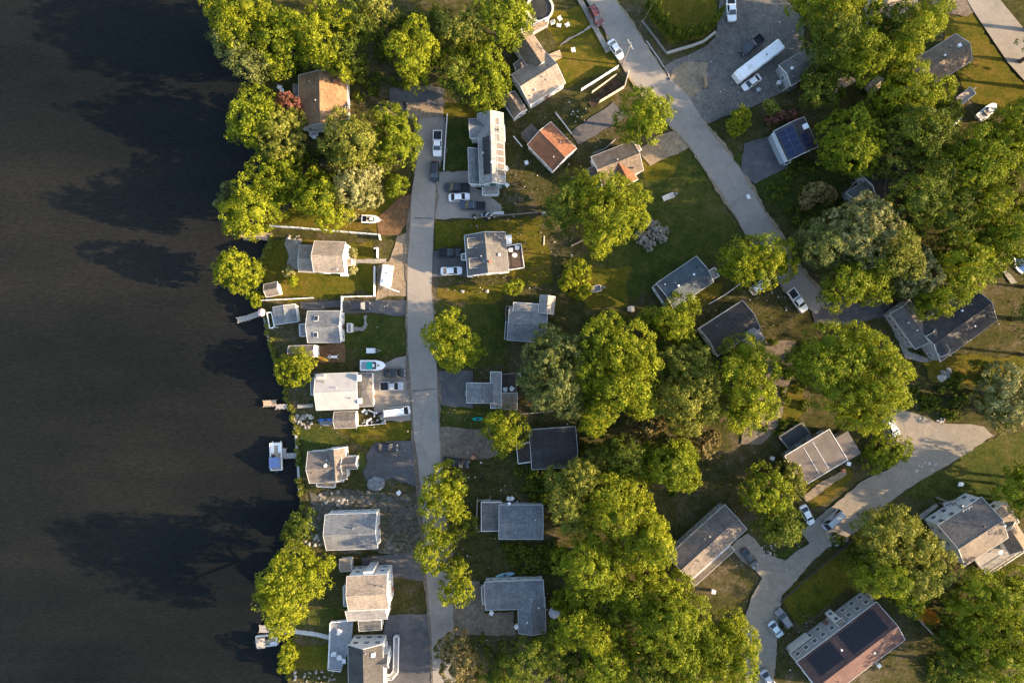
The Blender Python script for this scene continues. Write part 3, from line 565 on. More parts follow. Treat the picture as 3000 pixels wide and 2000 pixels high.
h.deck([(1008,1712),(1048,1708),(1044,1768),(1010,1770)], 1.6, WOODG, skip=(1,)); h.block(1085, 1830, 66, 30, 3, 3.0, .4, RG, SW, 'shed', win='')
h = House('house', 'grey cross-gabled house with white ramp at the bottom edge', 1060, 1930)
h.block(1072, 1965, 158, 102, 91, 5.2, 2.3, RD, SW, gap=2.2, ww=1.1); h.block(1108, 1935, 60, 40, 2, 4.6, 1.5, RG, SW); h.vent(1094, 1916, 0, .35, .5, WHITE, 'vent', 'box'); h.vent(1073, 1906, 0, .15, .5)
h.deck([(970,1818),(1035,1812),(1030,1880),(1000,1960),(964,1956)], 1.0, mat('blue_grey_decking', (.23, .235, .25), .8, .25, 1.5), skip=(1,2))
h.deck([(1156,1858),(1170,1858),(1168,1965),(1150,1985),(1120,1984),(1120,1974),(1146,1972),(1154,1955)], .5, WOODG, name='ramp')
h.deck([(1122,1875),(1136,1872),(1130,1980),(1118,1980)], 1.0, WOODG, name='porch')

# --- between the two roads
h = House('house', 'long house with solar panels on both slopes and green south gable', 1440, 440)
h.block(1440, 438, 208, 76, 92, 4.8, 2.2, RGL, SGN, gap=2.4); b = h.b
h.block(1404, 376, 56, 56, 3, 4.4, 1.6, RBL, SW, cap=False); h.block(1396, 490, 104, 44, 92, 2.9, 1.4, RBL, SW, 'shed', win='w'); h.block(1437, 556, 48, 30, 2, 2.8, .5, RGL, SW, 'flat', win='s', fm=TRIM)
v = b['hw']; u = b['hl']
h.panels(0, -u*.8, u*.14, -v*.96, -v*.38, 5, 1, [TRIM, PANELG]); h.panels(0, u*.16, u*.84, -v*.68, -v*.38, 3, 1, [TRIM, PANELG]); h.panels(0, -u*.75, u*.3, v*.12, v*.66, 8, 1, [DARK, PANELN])
h.vent(1459, 382, 0, .12, .9, DARK); h.vent(1442, 480, 0, .22, .45, WHITE); h.block(1476, 390, 8, 50, 2, 2.4, .1, WHITE, SW, 'flat', win='', over=.04, fas=False)
h = House('shed', 'white shed with dark and tan roof slopes beside the tall green tree', 1508, 312, 'shed')
h.block(1507, 308, 66, 46, -57, 2.5, 1.5, RT, SW, over=.2, win='e')
h = House('house', 'T-shaped tan house near the round pool', 1570, 210)
h.block(1577, 232, 122, 104, 32, 3.4, 2.1, RTL, SW, gap=2.2, door='s'); h.block(1556, 152, 106, 66, -56, 3.2, 1.8, RT, SW); h.vent(1568, 264, 0, .12, .4, WHITE); h.vent(1556, 280, 0, .12, .4, WHITE); h.block(1527, 193, 34, 34, -56, 3.0, .9, RTRI, SW, 'hip', win='')
h.deck([(1526,92),(1548,62),(1560,78),(1604,56),(1606,78),(1552,108)], .9, WOODT, rm=TRIM); h.deck([(1607,160),(1640,146),(1646,168),(1622,182)], .5, WOODT, name='porch', rail=False)
h = House('cottage', 'orange-roofed cottage with white gable end', 1615, 428)
h.block(1617, 430, 108, 96, -46, 3.2, 1.7, RO, SW, gap=2.2); h.block(1555, 392, 40, 44, -46, 2.7, .2, RB, SBR, 'flat', win='', fas=False); h.vent(1642, 418, 0, .1, .4)
h = House('cottage', 'brown and orange roofed cottage with crossing gable', 1800, 490)
h.block(1808, 480, 130, 92, 21, 3.2, 1.8, RT, SW, gap=2.4); h.block(1822, 508, 76, 66, -62, 3.2, 1.7, RO, SW, door='e'); h.block(1760, 512, 60, 60, 21, 2.7, .8, RB, SW, 'hip')
h.pergola([(1752,470),(1826,432),(1832,442),(1760,480)], 2.4); h.block(1862, 436, 26, 22, 30, 2.4, .1, RTL, SW, 'flat', win='')
h = House('house', 'charcoal gable-roofed house with two roof dormers and railed rear deck', 1430, 745)
h.block(1426, 744, 118, 120, 95, 3.6, 2.6, RG, SW, gap=2.2, door='s')
for dx, dy in ((1392, 711), (1397, 770)): h.block(dx, dy, 42, 28, 5, 5.1, .9, RG, SW, 'gable', 3.2, .15, win='', cap=False)
h.vent(1463, 746, 0, .25, .6, WHITE); h.vent(1437, 768, 0, .2, .6, TERRA, 'chimney', 'box')
h.deck([(1483,722),(1526,715),(1536,785),(1490,792)], 1.0, WOODD, skip=(3,)); h.deck([(1361,694),(1374,694),(1384,812),(1371,812)], .8, WOODG, skip=(1,)); h.deck([(1352,746),(1364,743),(1366,762),(1353,764)], .5, WOODG, name='landing'); h.block(1490, 702, 18, 26, 2, 2.2, .1, WHITE, SW, 'flat', win='', over=.06, fas=False)
h = House('bungalow', 'wide shaded blue-grey bungalow with a pale garage roof', 1550, 945)
h.block(1545, 952, 112, 96, -4, 3.0, 1.2, RBL, SBL, gap=2.4, door='w'); h.block(1540, 908, 74, 40, -4, 3.2, .5, RGL, SBL, 'flat', win='n'); h.block(1602, 893, 52, 44, 84, 3.0, 1.3, RGL, SW, win='ns')  # pale flat roof puts the sunlit piece of the grey roof into colour
h.block(1510, 970, 60, 50, -4, 2.7, .8, RD, SBL, 'shed', win='w'); h.deck([(1482,898),(1500,896),(1500,945),(1482,945)], .6, WOODD, rm=WOODG)
h = House('house', 'small grey house with pale strip roof and brown deck', 1445, 1145)
h.block(1413, 1150, 58, 92, 90, 3.0, 1.0, RBL, SGR, gap=2.2, door='w'); h.roofs and None
h.block(1453, 1142, 32, 106, 0, 3.3, .2, RGL, SGR, 'flat', win='n'); h.block(1492, 1174, 46, 48, 0, 2.9, .7, RT, SGR, 'shed', win='e'); h.deck([(1468,1096),(1512,1092),(1512,1150),(1468,1152)], .8, WOODD, rm=WOODG); h.deck([(1363,1144),(1382,1142),(1382,1160),(1363,1160)], .4, CONC, rail=False, name='porch')
h = House('garage', 'dark low-roofed building with white-railed deck behind the round yellow tree', 1620, 1310, 'garage')
h.block(1622, 1312, 136, 116, 4, 3.0, .9, RN, SGR, 'gable', cap=False); h.deck([(1513,1300),(1552,1294),(1562,1350),(1518,1356)], .7, WOODD, skip=(1,))
h = House('house', 'shaded blue-grey roofed house with a white carport frame', 1520, 1528)
h.block(1526, 1528, 128, 100, 0, 3.0, 1.3, RBL, SGR, gap=2.4); h.block(1440, 1512, 60, 84, 0, 2.7, .3, RG, SGR, 'flat', win=''); h.pergola([(1398,1466),(1436,1462),(1436,1555),(1396,1556)], 2.4, WOODG); h.vent(1492, 1476, 0, .3, .4, WHITE)
h = House('house', 'L-shaped blue-grey house with a row of north windows', 1508, 1755)
h.block(1507, 1742, 172, 82, 2, 3.2, 1.3, RBL, SW, gap=1.9, ww=.8, wh=.9); h.block(1558, 1800, 104, 80, 91, 3.2, 1.2, RBL, SW); h.vent(1578, 1780, 0, .15, .5, WHITE); h.deck([(1410,1712),(1424,1710),(1428,1765),(1414,1766)], .5, WOODG)
h = House('house', 'long cottage with slate-blue and sunlit tan slopes near the centre right', 2000, 825)
h.block(2006, 828, 142, 90, 34, 3.1, 1.6, RTEAL, SW, gap=2.4); h.block(1955, 862, 44, 84, 34, 3.0, .9, RD, SW, 'hip'); h.vent(2030, 805, 0, .2, .4, WHITE); h.vent(1985, 838, 0, .2, .4, WHITE); h.vent(1948, 833, 0, .12, .4, WHITE)
h.deck([(2064,800),(2090,784),(2104,810),(2078,824)], .4, WOODG)
h = House('house', 'dark navy-roofed house with one pale gable end', 2140, 960)
h.block(2138, 962, 150, 96, 33, 3.0, 1.6, RN, SW, gap=2.4); h.block(2200, 975, 50, 70, 33, 2.9, 1.2, RGL, SW, 'hip', win='e')

# --- upper right
h = House('house', 'house with deep blue solar roof beside the round dark tree', 2330, 408)
h.block(2331, 408, 96, 98, -65, 3.6, 1.5, RD, SBL, gap=2.2); b = h.b; h.panels(0, -b['hl']*.85, b['hl']*.9, -b['hw']*.9, -b['hw']*.04, 4, 2, [FRAMEB, PANEL], .04); h.block(2285, 432, 92, 12, -65, 2.8, .2, WHITE, SBL, 'flat', win='', over=.06)
h.vent(2358, 372, 0, .5, .7, WHITE, 'chimney', 'box'); h.deck([(2250,403),(2268,396),(2312,478),(2296,488)], .5, WOODD); h.panels(0, -b['hl']*.1, b['hl']*.8, b['hw']*.1, b['hw']*.85, 3, 1, [FRAMEB, PANEL], .04)
h = House('garage', 'dark-roofed garage by the long white trailer', 2342, 196, 'garage')
h.block(2342, 196, 100, 70, 31, 3.0, 1.0, RG, SGR, gap=3); h.vent(2317, 203, 0, .3, .3, WHITE)
h = House('shed', 'narrow tan lean-to shed under the top right trees', 2470, 245, 'shed')
h.block(2470, 243, 70, 26, 30, 2.4, .7, RTL, SC_, 'shed', win='s')
h = House('shed', 'tiny tan tool shed between the top right trees', 2567, 250, 'shed')
h.block(2567, 248, 36, 30, 42, 2.0, .9, RTL, SC_, over=.1, win='')
h = House('house', 'tan-roofed house cut by the top edge at the right', 2610, 5)
h.block(2606, 5, 130, 96, 33, 3.2, 1.8, RTL, SC_)
h = House('house', 'long ranch house with dark and tan slopes in the top right', 2735, 190)
h.block(2742, 190, 190, 92, 32, 3.2, 2.0, RT, SW, gap=2.6, door='s'); h.vent(2801, 140, 0, .3, .7, WHITE, 'chimney', 'box'); h.vent(2760, 168, 0, .2, .5, WHITE); h.vent(2695, 213, 0, .2, .5, WHITE)
h = House('house', 'dark shaded house behind the round dark green tree', 2560, 545)
h.block(2600, 515, 130, 100, 32, 3.2, 1.7, RN, SGR); h.block(2530, 562, 90, 50, 32, 3.0, 1.0, RG, SGR); h.pergola([(2482,560),(2508,532),(2540,552),(2514,580)], 2.3, WOODG)
h = House('house', 'large dark slate-roofed house with a long windowed front at the right', 2760, 950)
h.block(2800, 948, 205, 126, 36, 3.6, 2.2, RD, SGR, gap=2.4); h.block(2672, 950, 128, 70, -54, 3.2, 1.4, RG, SGR, gap=2.0, fas=True); h.block(2747, 1005, 74, 34, -54, 5.0, .8, RD, SGR, 'gable', 2.6, .15, gap=2, win='w'); h.vent(2815, 910, 0, .2, .5, WHITE)
# --- lower right
h = House('house', 'flat brown-roofed house with pale roof seams and a dark deck', 2390, 1340)
h.block(2390, 1340, 152, 104, 31, 3.0, .2, RFLAT, SBR, 'flat', gap=2.4, fm=TRIM); h.block(2472, 1312, 70, 76, 31, 2.9, .2, RFLAT, SBR, 'flat', fas=False)
for uu in (-1.2, 1.1): h.slab('roof_seam', 0, uu, 0, .12, 6.6, [TRIM, TRIM], .03, .02)
h.deck([(2278,1278),(2345,1235),(2370,1270),(2308,1314)], .7, mat('charcoal_decking', (.045, .048, .052), .8, .2), rm=WOODG)
h.vent(2340, 1360, 0, .12, .5, WHITE)
h = House('house', 'long brown-roofed house with windowed pale wall and sunlit tan wing', 2070, 1590)
h.block(2072, 1588, 224, 96, 42, 3.4, 1.4, RTRI, SGR, gap=2.6, ww=1.1); h.block(2080, 1648, 156, 40, 42, 2.9, -.5, RT, SGR, 'shed', win='s'); 
h = House('house', 'grey-roofed house with tan slope and rear deck at the right edge', 2860, 1560)
h.block(2850, 1556, 152, 142, 33, 5.2, 2.3, RTRI, SW, gap=2.6, door='w'); h.block(2940, 1515, 60, 70, 33, 3.0, .2, RTL, SW, 'flat', win='n'); h.block(2965, 1575, 70, 64, -57, 3.2, 1.4, RT, SW)
h.deck([(2855,1640),(2955,1580),(2992,1612),(2885,1682)], 1.0, WOODG, rm=TRIM, skip=(0,)); h.deck([(2756,1474),(2800,1462),(2815,1492),(2795,1504)], .6, WOODG, rm=TRIM); h.vent(2934, 1535, 0, .2, .6, WHITE)
h = House('house', 'two-storey white house with red-brown solar roof at the bottom right', 2480, 1900)
h.block(2492, 1905, 292, 138, 37, 6.4, 2.6, RRED, SGR, gap=2.2, door='n'); b = h.b; h.panels(0, -b['hl']*.02, b['hl']*.84, b['hw']*.12, b['hw']*.92, 8, 3, [DARK, PANELN]); h.panels(0, -b['hl']*.8, -b['hl']*.22, b['hw']*.2, b['hw']*.92, 6, 2, [DARK, PANELN])
h.block(2352, 1895, 74, 22, 37, 2.8, .3, RTL, SW, 'flat', win=''); h.block(2462, 1825, 24, 24, 37, 5.0, .9, RTL, SW, win='n', over=.1, ww=.7)
# ------------------------------------------------------------------ trees
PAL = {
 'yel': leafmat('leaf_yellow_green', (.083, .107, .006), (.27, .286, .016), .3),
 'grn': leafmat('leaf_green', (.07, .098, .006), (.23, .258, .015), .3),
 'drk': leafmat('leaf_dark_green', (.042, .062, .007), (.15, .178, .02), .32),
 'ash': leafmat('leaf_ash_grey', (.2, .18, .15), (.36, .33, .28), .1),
 'olv': leafmat('leaf_olive', (.08, .094, .012), (.262, .258, .045), .3),
 'pal': leafmat('leaf_pale_green', (.07, .082, .014), (.39, .36, .15), .28),
 'grey': leafmat('leaf_grey_green', (.055, .072, .015), (.2, .212, .065), .28),
 'red': leafmat('leaf_copper', (.1, .04, .025), (.26, .11, .08), .2),
 'tan': leafmat('leaf_tan', (.1, .085, .025), (.27, .205, .085), .2),
 'org': leafmat('leaf_orange', (.28, .12, .01), (.5, .23, .02), .2),
}
QUAL = 1.0
def ico(sub):
    bm = bmesh.new(); bmesh.ops.create_icosphere(bm, subdivisions=sub, radius=1); v = np.array([q.co for q in bm.verts]); f = np.array([[q.index for q in x.verts] for x in bm.faces]); bm.free(); return v, f
ICO = ico(2)
def crown(lobes, seed, leaf=.3, dens=1.0, clump=1.0):
    """leaf quads gathered in clumps over the outside of several lobes, plus an inner leafy core"""
    rg = np.random.default_rng(seed); VV = []; FF = []; TT = []; off = 0; cores = []
    L = np.array([[*c, *r] for c, r in lobes])
    for li, (c, r) in enumerate(lobes):
        c = np.array(c); r = np.array(r); rm = r.mean()
        npf = int(5.0*QUAL*dens*rm*rm/(clump*clump))+12
        d = rg.normal(size=(npf*2, 3)); d /= np.linalg.norm(d, axis=1)[:, None]; d = d[d[:, 2] > -.45][:npf]
        lump = 1 + .10*np.sin(d[:, 0]*5.1+seed)*np.cos(d[:, 1]*4.3+seed*1.7) + .08*np.sin(d[:, 2]*6+d[:, 0]*3+seed*.6)
        p = c + d*r*(lump*rg.uniform(.8, 1.03, len(d)))[:, None]
        keep = np.ones(len(p), bool)
        for lj in range(len(lobes)):
            if lj != li: q = (p-L[lj, :3])/L[lj, 3:]; keep &= (np.linalg.norm(q, axis=1) > .6)
        p = p[keep]; d = d[keep]; pr = (.38+.75*rg.random(len(p))**1.6)*clump*min(1.3, .82+.07*rm); pt = np.clip(rg.normal(.46, .2, len(p)) + .16*np.sin(p[:, 0]*.9+seed)*np.cos(p[:, 1]*.8+seed*2) + .12*np.sin(p[:, 2]*.7), 0, 1)
        nl = np.maximum(8, (27*pr*pr/(clump*clump)*QUAL).astype(int)+6); idx = np.repeat(np.arange(len(p)), nl); n = len(idx)
        e = rg.normal(size=(n, 3)); e += d[idx]*.7+np.array([0, 0, .45]); e /= np.linalg.norm(e, axis=1)[:, None]
        q = p[idx]+e*pr[idx][:, None]*np.array([1.05, 1.05, .8])*rg.uniform(.55, 1.05, n)[:, None]
        nr = e+rg.normal(size=(n, 3))*.42; nr /= np.linalg.norm(nr, axis=1)[:, None]
        t1 = np.cross(nr, rg.normal(size=(n, 3))); t1 /= np.linalg.norm(t1, axis=1)[:, None]; t2 = np.cross(nr, t1)
        s1 = (leaf*rg.uniform(.6, 1.25, n))[:, None]; s2 = s1*rg.uniform(.55, .95, n)[:, None]
        quad = np.stack([q-t1*s1, q-t2*s2*.7+t1*s1*.1, q+t1*s1+nr*s1*.25, q+t2*s2*.7+t1*s1*.1], 1)
        VV.append(quad.reshape(-1, 3)); TT.append(np.repeat(np.clip(pt[idx]+rg.normal(0, .13, n), 0, 1), 4))
        FF.append((np.arange(n*4).reshape(-1, 4)+off)); off += n*4
        cores.append((c, r*.45))
    v4 = np.concatenate(VV); f4 = np.concatenate(FF); nq = len(f4)
    cv = []; cf = []; o2 = len(v4)
    for c, r in cores:
        w = ICO[0]*(r*(1+.12*rg.normal(size=(len(ICO[0]), 1)))); w = w+c; cv.append(w); cf.append(ICO[1]+o2); o2 += len(w)
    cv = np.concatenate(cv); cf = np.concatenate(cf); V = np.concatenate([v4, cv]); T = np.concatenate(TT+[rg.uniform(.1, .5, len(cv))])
    me = bpy.data.meshes.new('crown'); me.vertices.add(len(V)); me.vertices.foreach_set('co', V.astype(np.float32).ravel())
    lv = np.concatenate([f4.ravel(), cf.ravel()]); me.loops.add(len(lv)); me.loops.foreach_set('vertex_index', lv.astype(np.int32))
    st = np.concatenate([np.arange(nq)*4, nq*4+np.arange(len(cf))*3]); me.polygons.add(len(st)); me.polygons.foreach_set('loop_start', st.astype(np.int32))
    at = me.attributes.new('tint', 'FLOAT', 'POINT'); at.data.foreach_set('value', T.astype(np.float32))
    me.update(calc_edges=True); me.validate(); return me
TN = [0]
def tree(kind, H, label, *lobes, leaf=.245, clump=1.0, name='tree', cat='tree', dens=1.0, flat=1.1):
    TN[0] += 1; H = H*(1.38 if lobes[0][0] > 1500 else 1.2) if H >= 9 else H; seed = TN[0]*13+5; rng = random.Random(seed); W = []
    rmx = max(l[2] for l in lobes)
    sw = sum(l[2] for l in lobes); mx = sum(l[0]*l[2] for l in lobes)/sw; my = sum(l[1]*l[2] for l in lobes)/sw
    ds = [math.hypot(l[0]-mx, l[1]-my) for l in lobes]; dm = max(max(ds), 1)
    for (x, y, r), d_ in zip(lobes, ds):
        top = H*(1.06 - .34*(d_/dm)**1.5*(len(lobes) > 2) - .1*(1-r/rmx)-rng.uniform(0, .07)); rw = r*KZ(top)*((1.22 if x > 1500 else (1.17 if x < 1200 or y < 1100 else 1.04)) if r > 24 else 1.04); rz = min(max(rw*flat+.4, top*.37 if H >= 9 else 0), top*.47); z = top-rz
        p = P(x, y, z); W.append(((p.x, p.y, p.z), (rw, rw, rz)))
    cx = sum(w[0][0]*w[1][0] for w in W)/sum(w[1][0] for w in W); cy = sum(w[0][1]*w[1][0] for w in W)/sum(w[1][0] for w in W)
    t = thing(name, label, cat, (cx, cy, 0))
    loc = [((c[0]-cx, c[1]-cy, c[2]), r) for c, r in W]
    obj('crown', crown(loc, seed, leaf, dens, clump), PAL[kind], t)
    g = MB(); r0 = max(.07, H*.022); zb = min(c[2] for c, r in loc)*.75
    g.tube([(0, 0, -.2), (rng.gauss(0, .1), rng.gauss(0, .1), zb*.5), (0, 0, zb)], [r0*1.35, r0, r0*.8], 7)
    for c, r in loc: g.tube([(0, 0, zb*.85), (c[0]*.55, c[1]*.55, zb+(c[2]-zb)*.6), c], [r0*.6, r0*.4, r0*.15], 5)
    g.build('trunk', BARK, t); return t
T_ = tree
# upper left shore
T_('yel', 15, 'big yellow-green tree leaning over the water in the top left corner', (665,45,46),(722,25,60),(765,80,52),(705,100,48),(640,20,28))
T_('grey', 12, 'dull grey-green tree drooping over the bank at the top left', (685,150,42),(730,185,42),(780,190,36),(650,110,25))
T_('grn', 13, 'shaded green tree between the two yellow crowns at the top left', (820,140,46),(860,90,42),(825,195,30),(800,60,40))
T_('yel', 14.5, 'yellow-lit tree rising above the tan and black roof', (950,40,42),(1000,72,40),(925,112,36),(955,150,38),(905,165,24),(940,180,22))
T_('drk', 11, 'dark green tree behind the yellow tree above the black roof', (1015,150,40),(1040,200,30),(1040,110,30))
T_('yel', 9, 'small round yellow tree at the top corner of the tan roof', (1005,205,27),(1015,222,16), clump=.8)
T_('grn', 13, 'bright green shoreline tree left of the copper-leaved tree', (752,300,42),(728,348,38),(778,345,42),(702,385,30),(745,395,32))
T_('red', 7, 'small copper-leaved tree beside the black roof slope', (848,308,26),(876,325,20),(828,292,17), clump=.75)
T_('olv', 11.5, 'tan-olive tree below the copper-leaved tree', (830,375,38),(862,352,26),(805,425,38),(850,420,36),(785,395,28), clump=.8)
T_('grn', 12, 'green tree above the yellow-green tree by the wooden dock', (780,500,44),(838,482,38),(858,530,36),(805,545,40))
T_('yel', 14, 'yellow-green shoreline tree just above the wooden dock', (735,560,42),(700,635,36),(752,625,44),(800,605,38),(688,665,24),(730,665,26))
T_('grey', 6, 'pale drooping bough over the water above the dock', (668,548,15),(660,583,18),(640,600,10), clump=.7)
T_('yel', 12, 'golden tree above the middle of the white panel fence', (925,545,40),(955,590,44),(905,590,34),(965,640,34),(1000,620,26))
T_('pal', 11, 'pale green tree beside the small white boat', (1040,555,50),(1075,520,38),(1010,600,38),(1085,580,26), clump=.75)
T_('olv', 12.5, 'broad olive tree below the tan and black roof', (1010,375,42),(1050,415,46),(985,430,36),(1040,465,42),(1000,475,30),(1080,380,34))
T_('grn', 9.5, 'bright green tree hanging over the road opposite the white pickup', (1140,355,42),(1185,385,42),(1180,440,40),(1135,425,42),(1205,420,24),(1110,470,34))
T_('grn', 6, 'small round bush-like tree beside the road below the big roadside tree', (1165,545,26),(1150,555,16), clump=.7)
T_('olv', 10, 'soft olive tree on the top edge left of centre', (1115,32,36),(1080,20,26))
T_('drk', 10, 'dark tree on the top edge beyond the olive tree', (1045,50,30),(1065,90,28))
T_('yel', 13, 'free-standing yellow-green tree above the black car', (1225,105,40),(1172,148,36),(1208,188,42),(1248,140,32),(1215,232,26))
T_('grn', 13, 'large green tree beside the round pool', (1490,22,46),(1525,62,34),(1468,80,40),(1502,128,20),(1430,30,42))
T_('olv', 12, 'olive-green tree on the top edge left of the pool tree', (1375,85,40),(1330,110,36),(1400,45,32),(1310,75,28))
T_('grn', 10.5, 'bright leaf-green tree above the small sunny lawn', (1330,155,36),(1385,140,44),(1425,180,44),(1448,232,42),(1420,285,38),(1382,255,34),(1455,275,28))
T_('drk', 11, 'dark green tree left of the bright leaf-green tree', (1330,215,40),(1290,60,32),(1340,255,28))
# upper right
T_('grn', 11, 'round green tree at the bend of the diagonal road', (1872,312,40),(1905,340,44),(1850,365,40),(1895,378,40),(1930,322,28))
T_('yel', 6, 'small round yellow bush on the corner by the dirt lot', (2165,352,26),(2158,378,20),(2180,340,18), clump=.7)
T_('olv', 5, 'little pale shrub above the blue solar roof', (2252,312,15),(2266,322,14), clump=.6, name='shrub', cat='shrub')
T_('red', 3, 'copper shrub by the corner of the blue solar roof', (2258,348,14),(2280,342,14),(2320,340,18), clump=.6, name='shrub', cat='shrub')
T_('yel', 13, 'yellow-green tree on the top edge above the dark garage', (2345,0,38),(2400,10,44),(2460,15,44),(2520,5,40),(2430,40,34))
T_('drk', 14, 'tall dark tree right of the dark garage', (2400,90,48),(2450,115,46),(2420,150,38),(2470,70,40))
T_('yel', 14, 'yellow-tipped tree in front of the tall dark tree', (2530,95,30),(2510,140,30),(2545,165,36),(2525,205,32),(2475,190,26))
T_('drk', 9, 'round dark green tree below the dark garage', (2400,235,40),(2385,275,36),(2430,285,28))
T_('yel', 14, 'yellow tree left of the long ranch house', (2728,40,30),(2700,85,32),(2660,118,32),(2640,155,32),(2600,172,34))
T_('drk', 12, 'dark tree behind the yellow tree by the ranch house', (2640,65,42),(2610,110,40),(2580,60,36))
T_('grn', 12, 'round green tree with bright leaf tips right of the blue solar roof', (2500,385,52),(2535,425,46),(2490,450,48),(2450,390,46),(2455,450,42),(2520,475,36), clump=.7)
T_('yel', 12, 'golden green tree below the long ranch house', (2655,232,38),(2685,280,46),(2625,280,42),(2735,275,34),(2575,300,34),(2770,335,26))
T_('drk', 13, 'large dark tree right of the round bright-tipped tree', (2660,385,54),(2715,385,46),(2625,345,36),(2750,345,32),(2690,430,40))
T_('yel', 13, 'yellow tree at the right edge below the white boat', (2965,355,40),(2995,335,36),(2935,425,42),(2985,430,44),(2905,470,34))
T_('grn', 12, 'green tree left of the yellow tree at the right edge', (2850,430,44),(2805,465,40),(2880,395,28))
# centre
T_('yel', 13.5, 'big yellow-green tree right of the orange-roofed cottage', (1785,570,54),(1842,590,42),(1745,618,46),(1800,650,50),(1755,690,38),(1852,645,34),(1712,565,38),(1755,735,18))
T_('drk', 11, 'dark green crown standing for the shaded left side of the big yellow-green tree', (1650,585,38),(1640,635,38),(1685,535,34),(1680,640,34))  # shade side of the neighbouring crown, put into dark leaf colour
T_('yel', 5, 'small yellow tree left of the little white trailer', (1690,795,31),(1668,828,25),(1702,845,26), clump=.7)
T_('yel', 6, 'small yellow-green tree above the blue-grey bungalow', (1512,842,20),(1490,848,13), clump=.7)
T_('yel', 12.5, 'yellow-green roadside tree left of the blue-grey bungalow', (1318,942,34),(1285,985,38),(1345,1002,40),(1382,1028,32),(1330,1045,36),(1262,975,22),(1300,1025,30))
T_('yel', 11, 'lone round tree standing over the water below the dock', (690,778,36),(722,800,36),(668,802,30),(708,825,30),(672,770,22), clump=.8)
T_('grn', 2.5, 'low green shrub at the water by the garden shed', (742,866,15),(750,886,12), clump=.6, name='shrub', cat='shrub')
T_('pal', 2, 'round pale shrub at the patio corner', (843,795,14), clump=.55, name='shrub', cat='shrub')
T_('yel', 2.5, 'small yellow bush on the golden lawn', (858,822,13), clump=.5, name='shrub', cat='shrub')
T_('pal', 2, 'pale foundation shrub by the white house front steps', (1036,738,11),(1034,790,12), clump=.5, name='shrub', cat='shrub')
T_('yel', 8, 'yellow-olive tree on the shore left of the broad white roof', (880,1052,30),(845,1085,34),(876,1100,27),(905,1065,20), clump=.8)
T_('yel', 11, 'round tree with a golden right side over the diagonal road', (2180,748,46),(2148,770,34),(2232,740,44),(2285,755,44),(2292,790,32),(2220,800,40),(2170,800,30))
T_('pal', 13, 'big pale blossoming tree right of the diagonal road', (2530,640,54),(2575,685,46),(2505,695,52),(2445,670,46),(2540,745,40),(2590,640,32), clump=.65)
T_('grey', 12, 'grey-green tree at the left foot of the pale blossoming tree', (2405,725,44),(2440,775,38),(2375,690,36))
T_('tan', 7, 'tan bush between the road and the dark shaded house', (2388,565,26),(2420,572,24),(2365,590,20), clump=.6)
T_('grn', 12, 'dark leaf-green tree over the drive to the dark slate house', (2480,830,50),(2545,800,48),(2445,870,36),(2560,850,38))
T_('pal', 12, 'pale-tipped tree left of the golden tree by the dark slate house', (2680,765,38),(2705,810,36),(2655,830,32), clump=.65)
T_('yel', 13, 'golden tree above the dark slate roof', (2800,750,46),(2822,820,38),(2765,865,42),(2718,895,34),(2785,690,30))
T_('drk', 14, 'very broad dark tree in the right middle', (2680,590,64),(2765,640,60),(2725,530,52),(2640,665,46),(2800,570,46))
T_('yel', 14, 'yellow crown coloured as the sunlit right part of the broad dark tree', (2880,548,38),(2902,590,32),(2868,622,32),(2905,655,32))  # sunlit side of the dark crown before it, put into yellow leaf colour
T_('grn', 13, 'green tree at the right edge above the swimming pool', (2965,685,52),(2995,620,44),(2925,715,42),(2990,745,26))
T_('grn', 9, 'mid green tree below the slate-blue cottage', (2000,905,38),(1968,945,36),(1938,930,28),(1992,965,34),(1900,925,24))
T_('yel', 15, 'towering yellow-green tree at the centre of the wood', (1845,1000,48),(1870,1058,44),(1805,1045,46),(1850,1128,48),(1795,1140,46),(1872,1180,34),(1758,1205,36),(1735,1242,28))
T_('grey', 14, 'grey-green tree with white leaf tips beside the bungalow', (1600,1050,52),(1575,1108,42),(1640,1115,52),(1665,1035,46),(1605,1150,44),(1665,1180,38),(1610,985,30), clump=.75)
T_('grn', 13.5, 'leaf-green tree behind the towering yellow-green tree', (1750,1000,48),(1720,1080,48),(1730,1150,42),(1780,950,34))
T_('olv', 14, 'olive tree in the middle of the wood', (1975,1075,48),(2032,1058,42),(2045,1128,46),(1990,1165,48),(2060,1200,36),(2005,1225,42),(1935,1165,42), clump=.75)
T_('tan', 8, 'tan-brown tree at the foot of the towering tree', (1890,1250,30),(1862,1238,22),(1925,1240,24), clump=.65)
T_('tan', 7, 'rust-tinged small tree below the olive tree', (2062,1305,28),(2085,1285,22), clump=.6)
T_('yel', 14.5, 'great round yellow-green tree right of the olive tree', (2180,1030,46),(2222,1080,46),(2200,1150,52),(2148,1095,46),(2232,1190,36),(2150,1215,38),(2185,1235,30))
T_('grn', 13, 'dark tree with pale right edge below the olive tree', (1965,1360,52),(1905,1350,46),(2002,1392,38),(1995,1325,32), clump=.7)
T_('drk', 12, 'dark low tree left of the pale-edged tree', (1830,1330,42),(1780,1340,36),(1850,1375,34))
T_('olv', 12, 'pale-tipped tree left of the big lower wood', (1700,1390,40),(1680,1440,34),(1735,1360,32), clump=.7)
T_('yel', 15, 'yellow-green tree at the top of the lower wood', (1782,1440,48),(1842,1432,40),(1742,1490,46),(1802,1510,52),(1862,1490,42))
T_('yel', 15, 'yellow-lit tree touching the long brown-roofed house', (1892,1560,46),(1925,1600,40),(1900,1650,42),(1850,1610,46),(1925,1550,28))
T_('grn', 14, 'green tree right of the octagonal parasol', (1740,1590,52),(1720,1655,46),(1790,1640,42),(1705,1720,40),(1770,1705,40),(1660,1650,36))
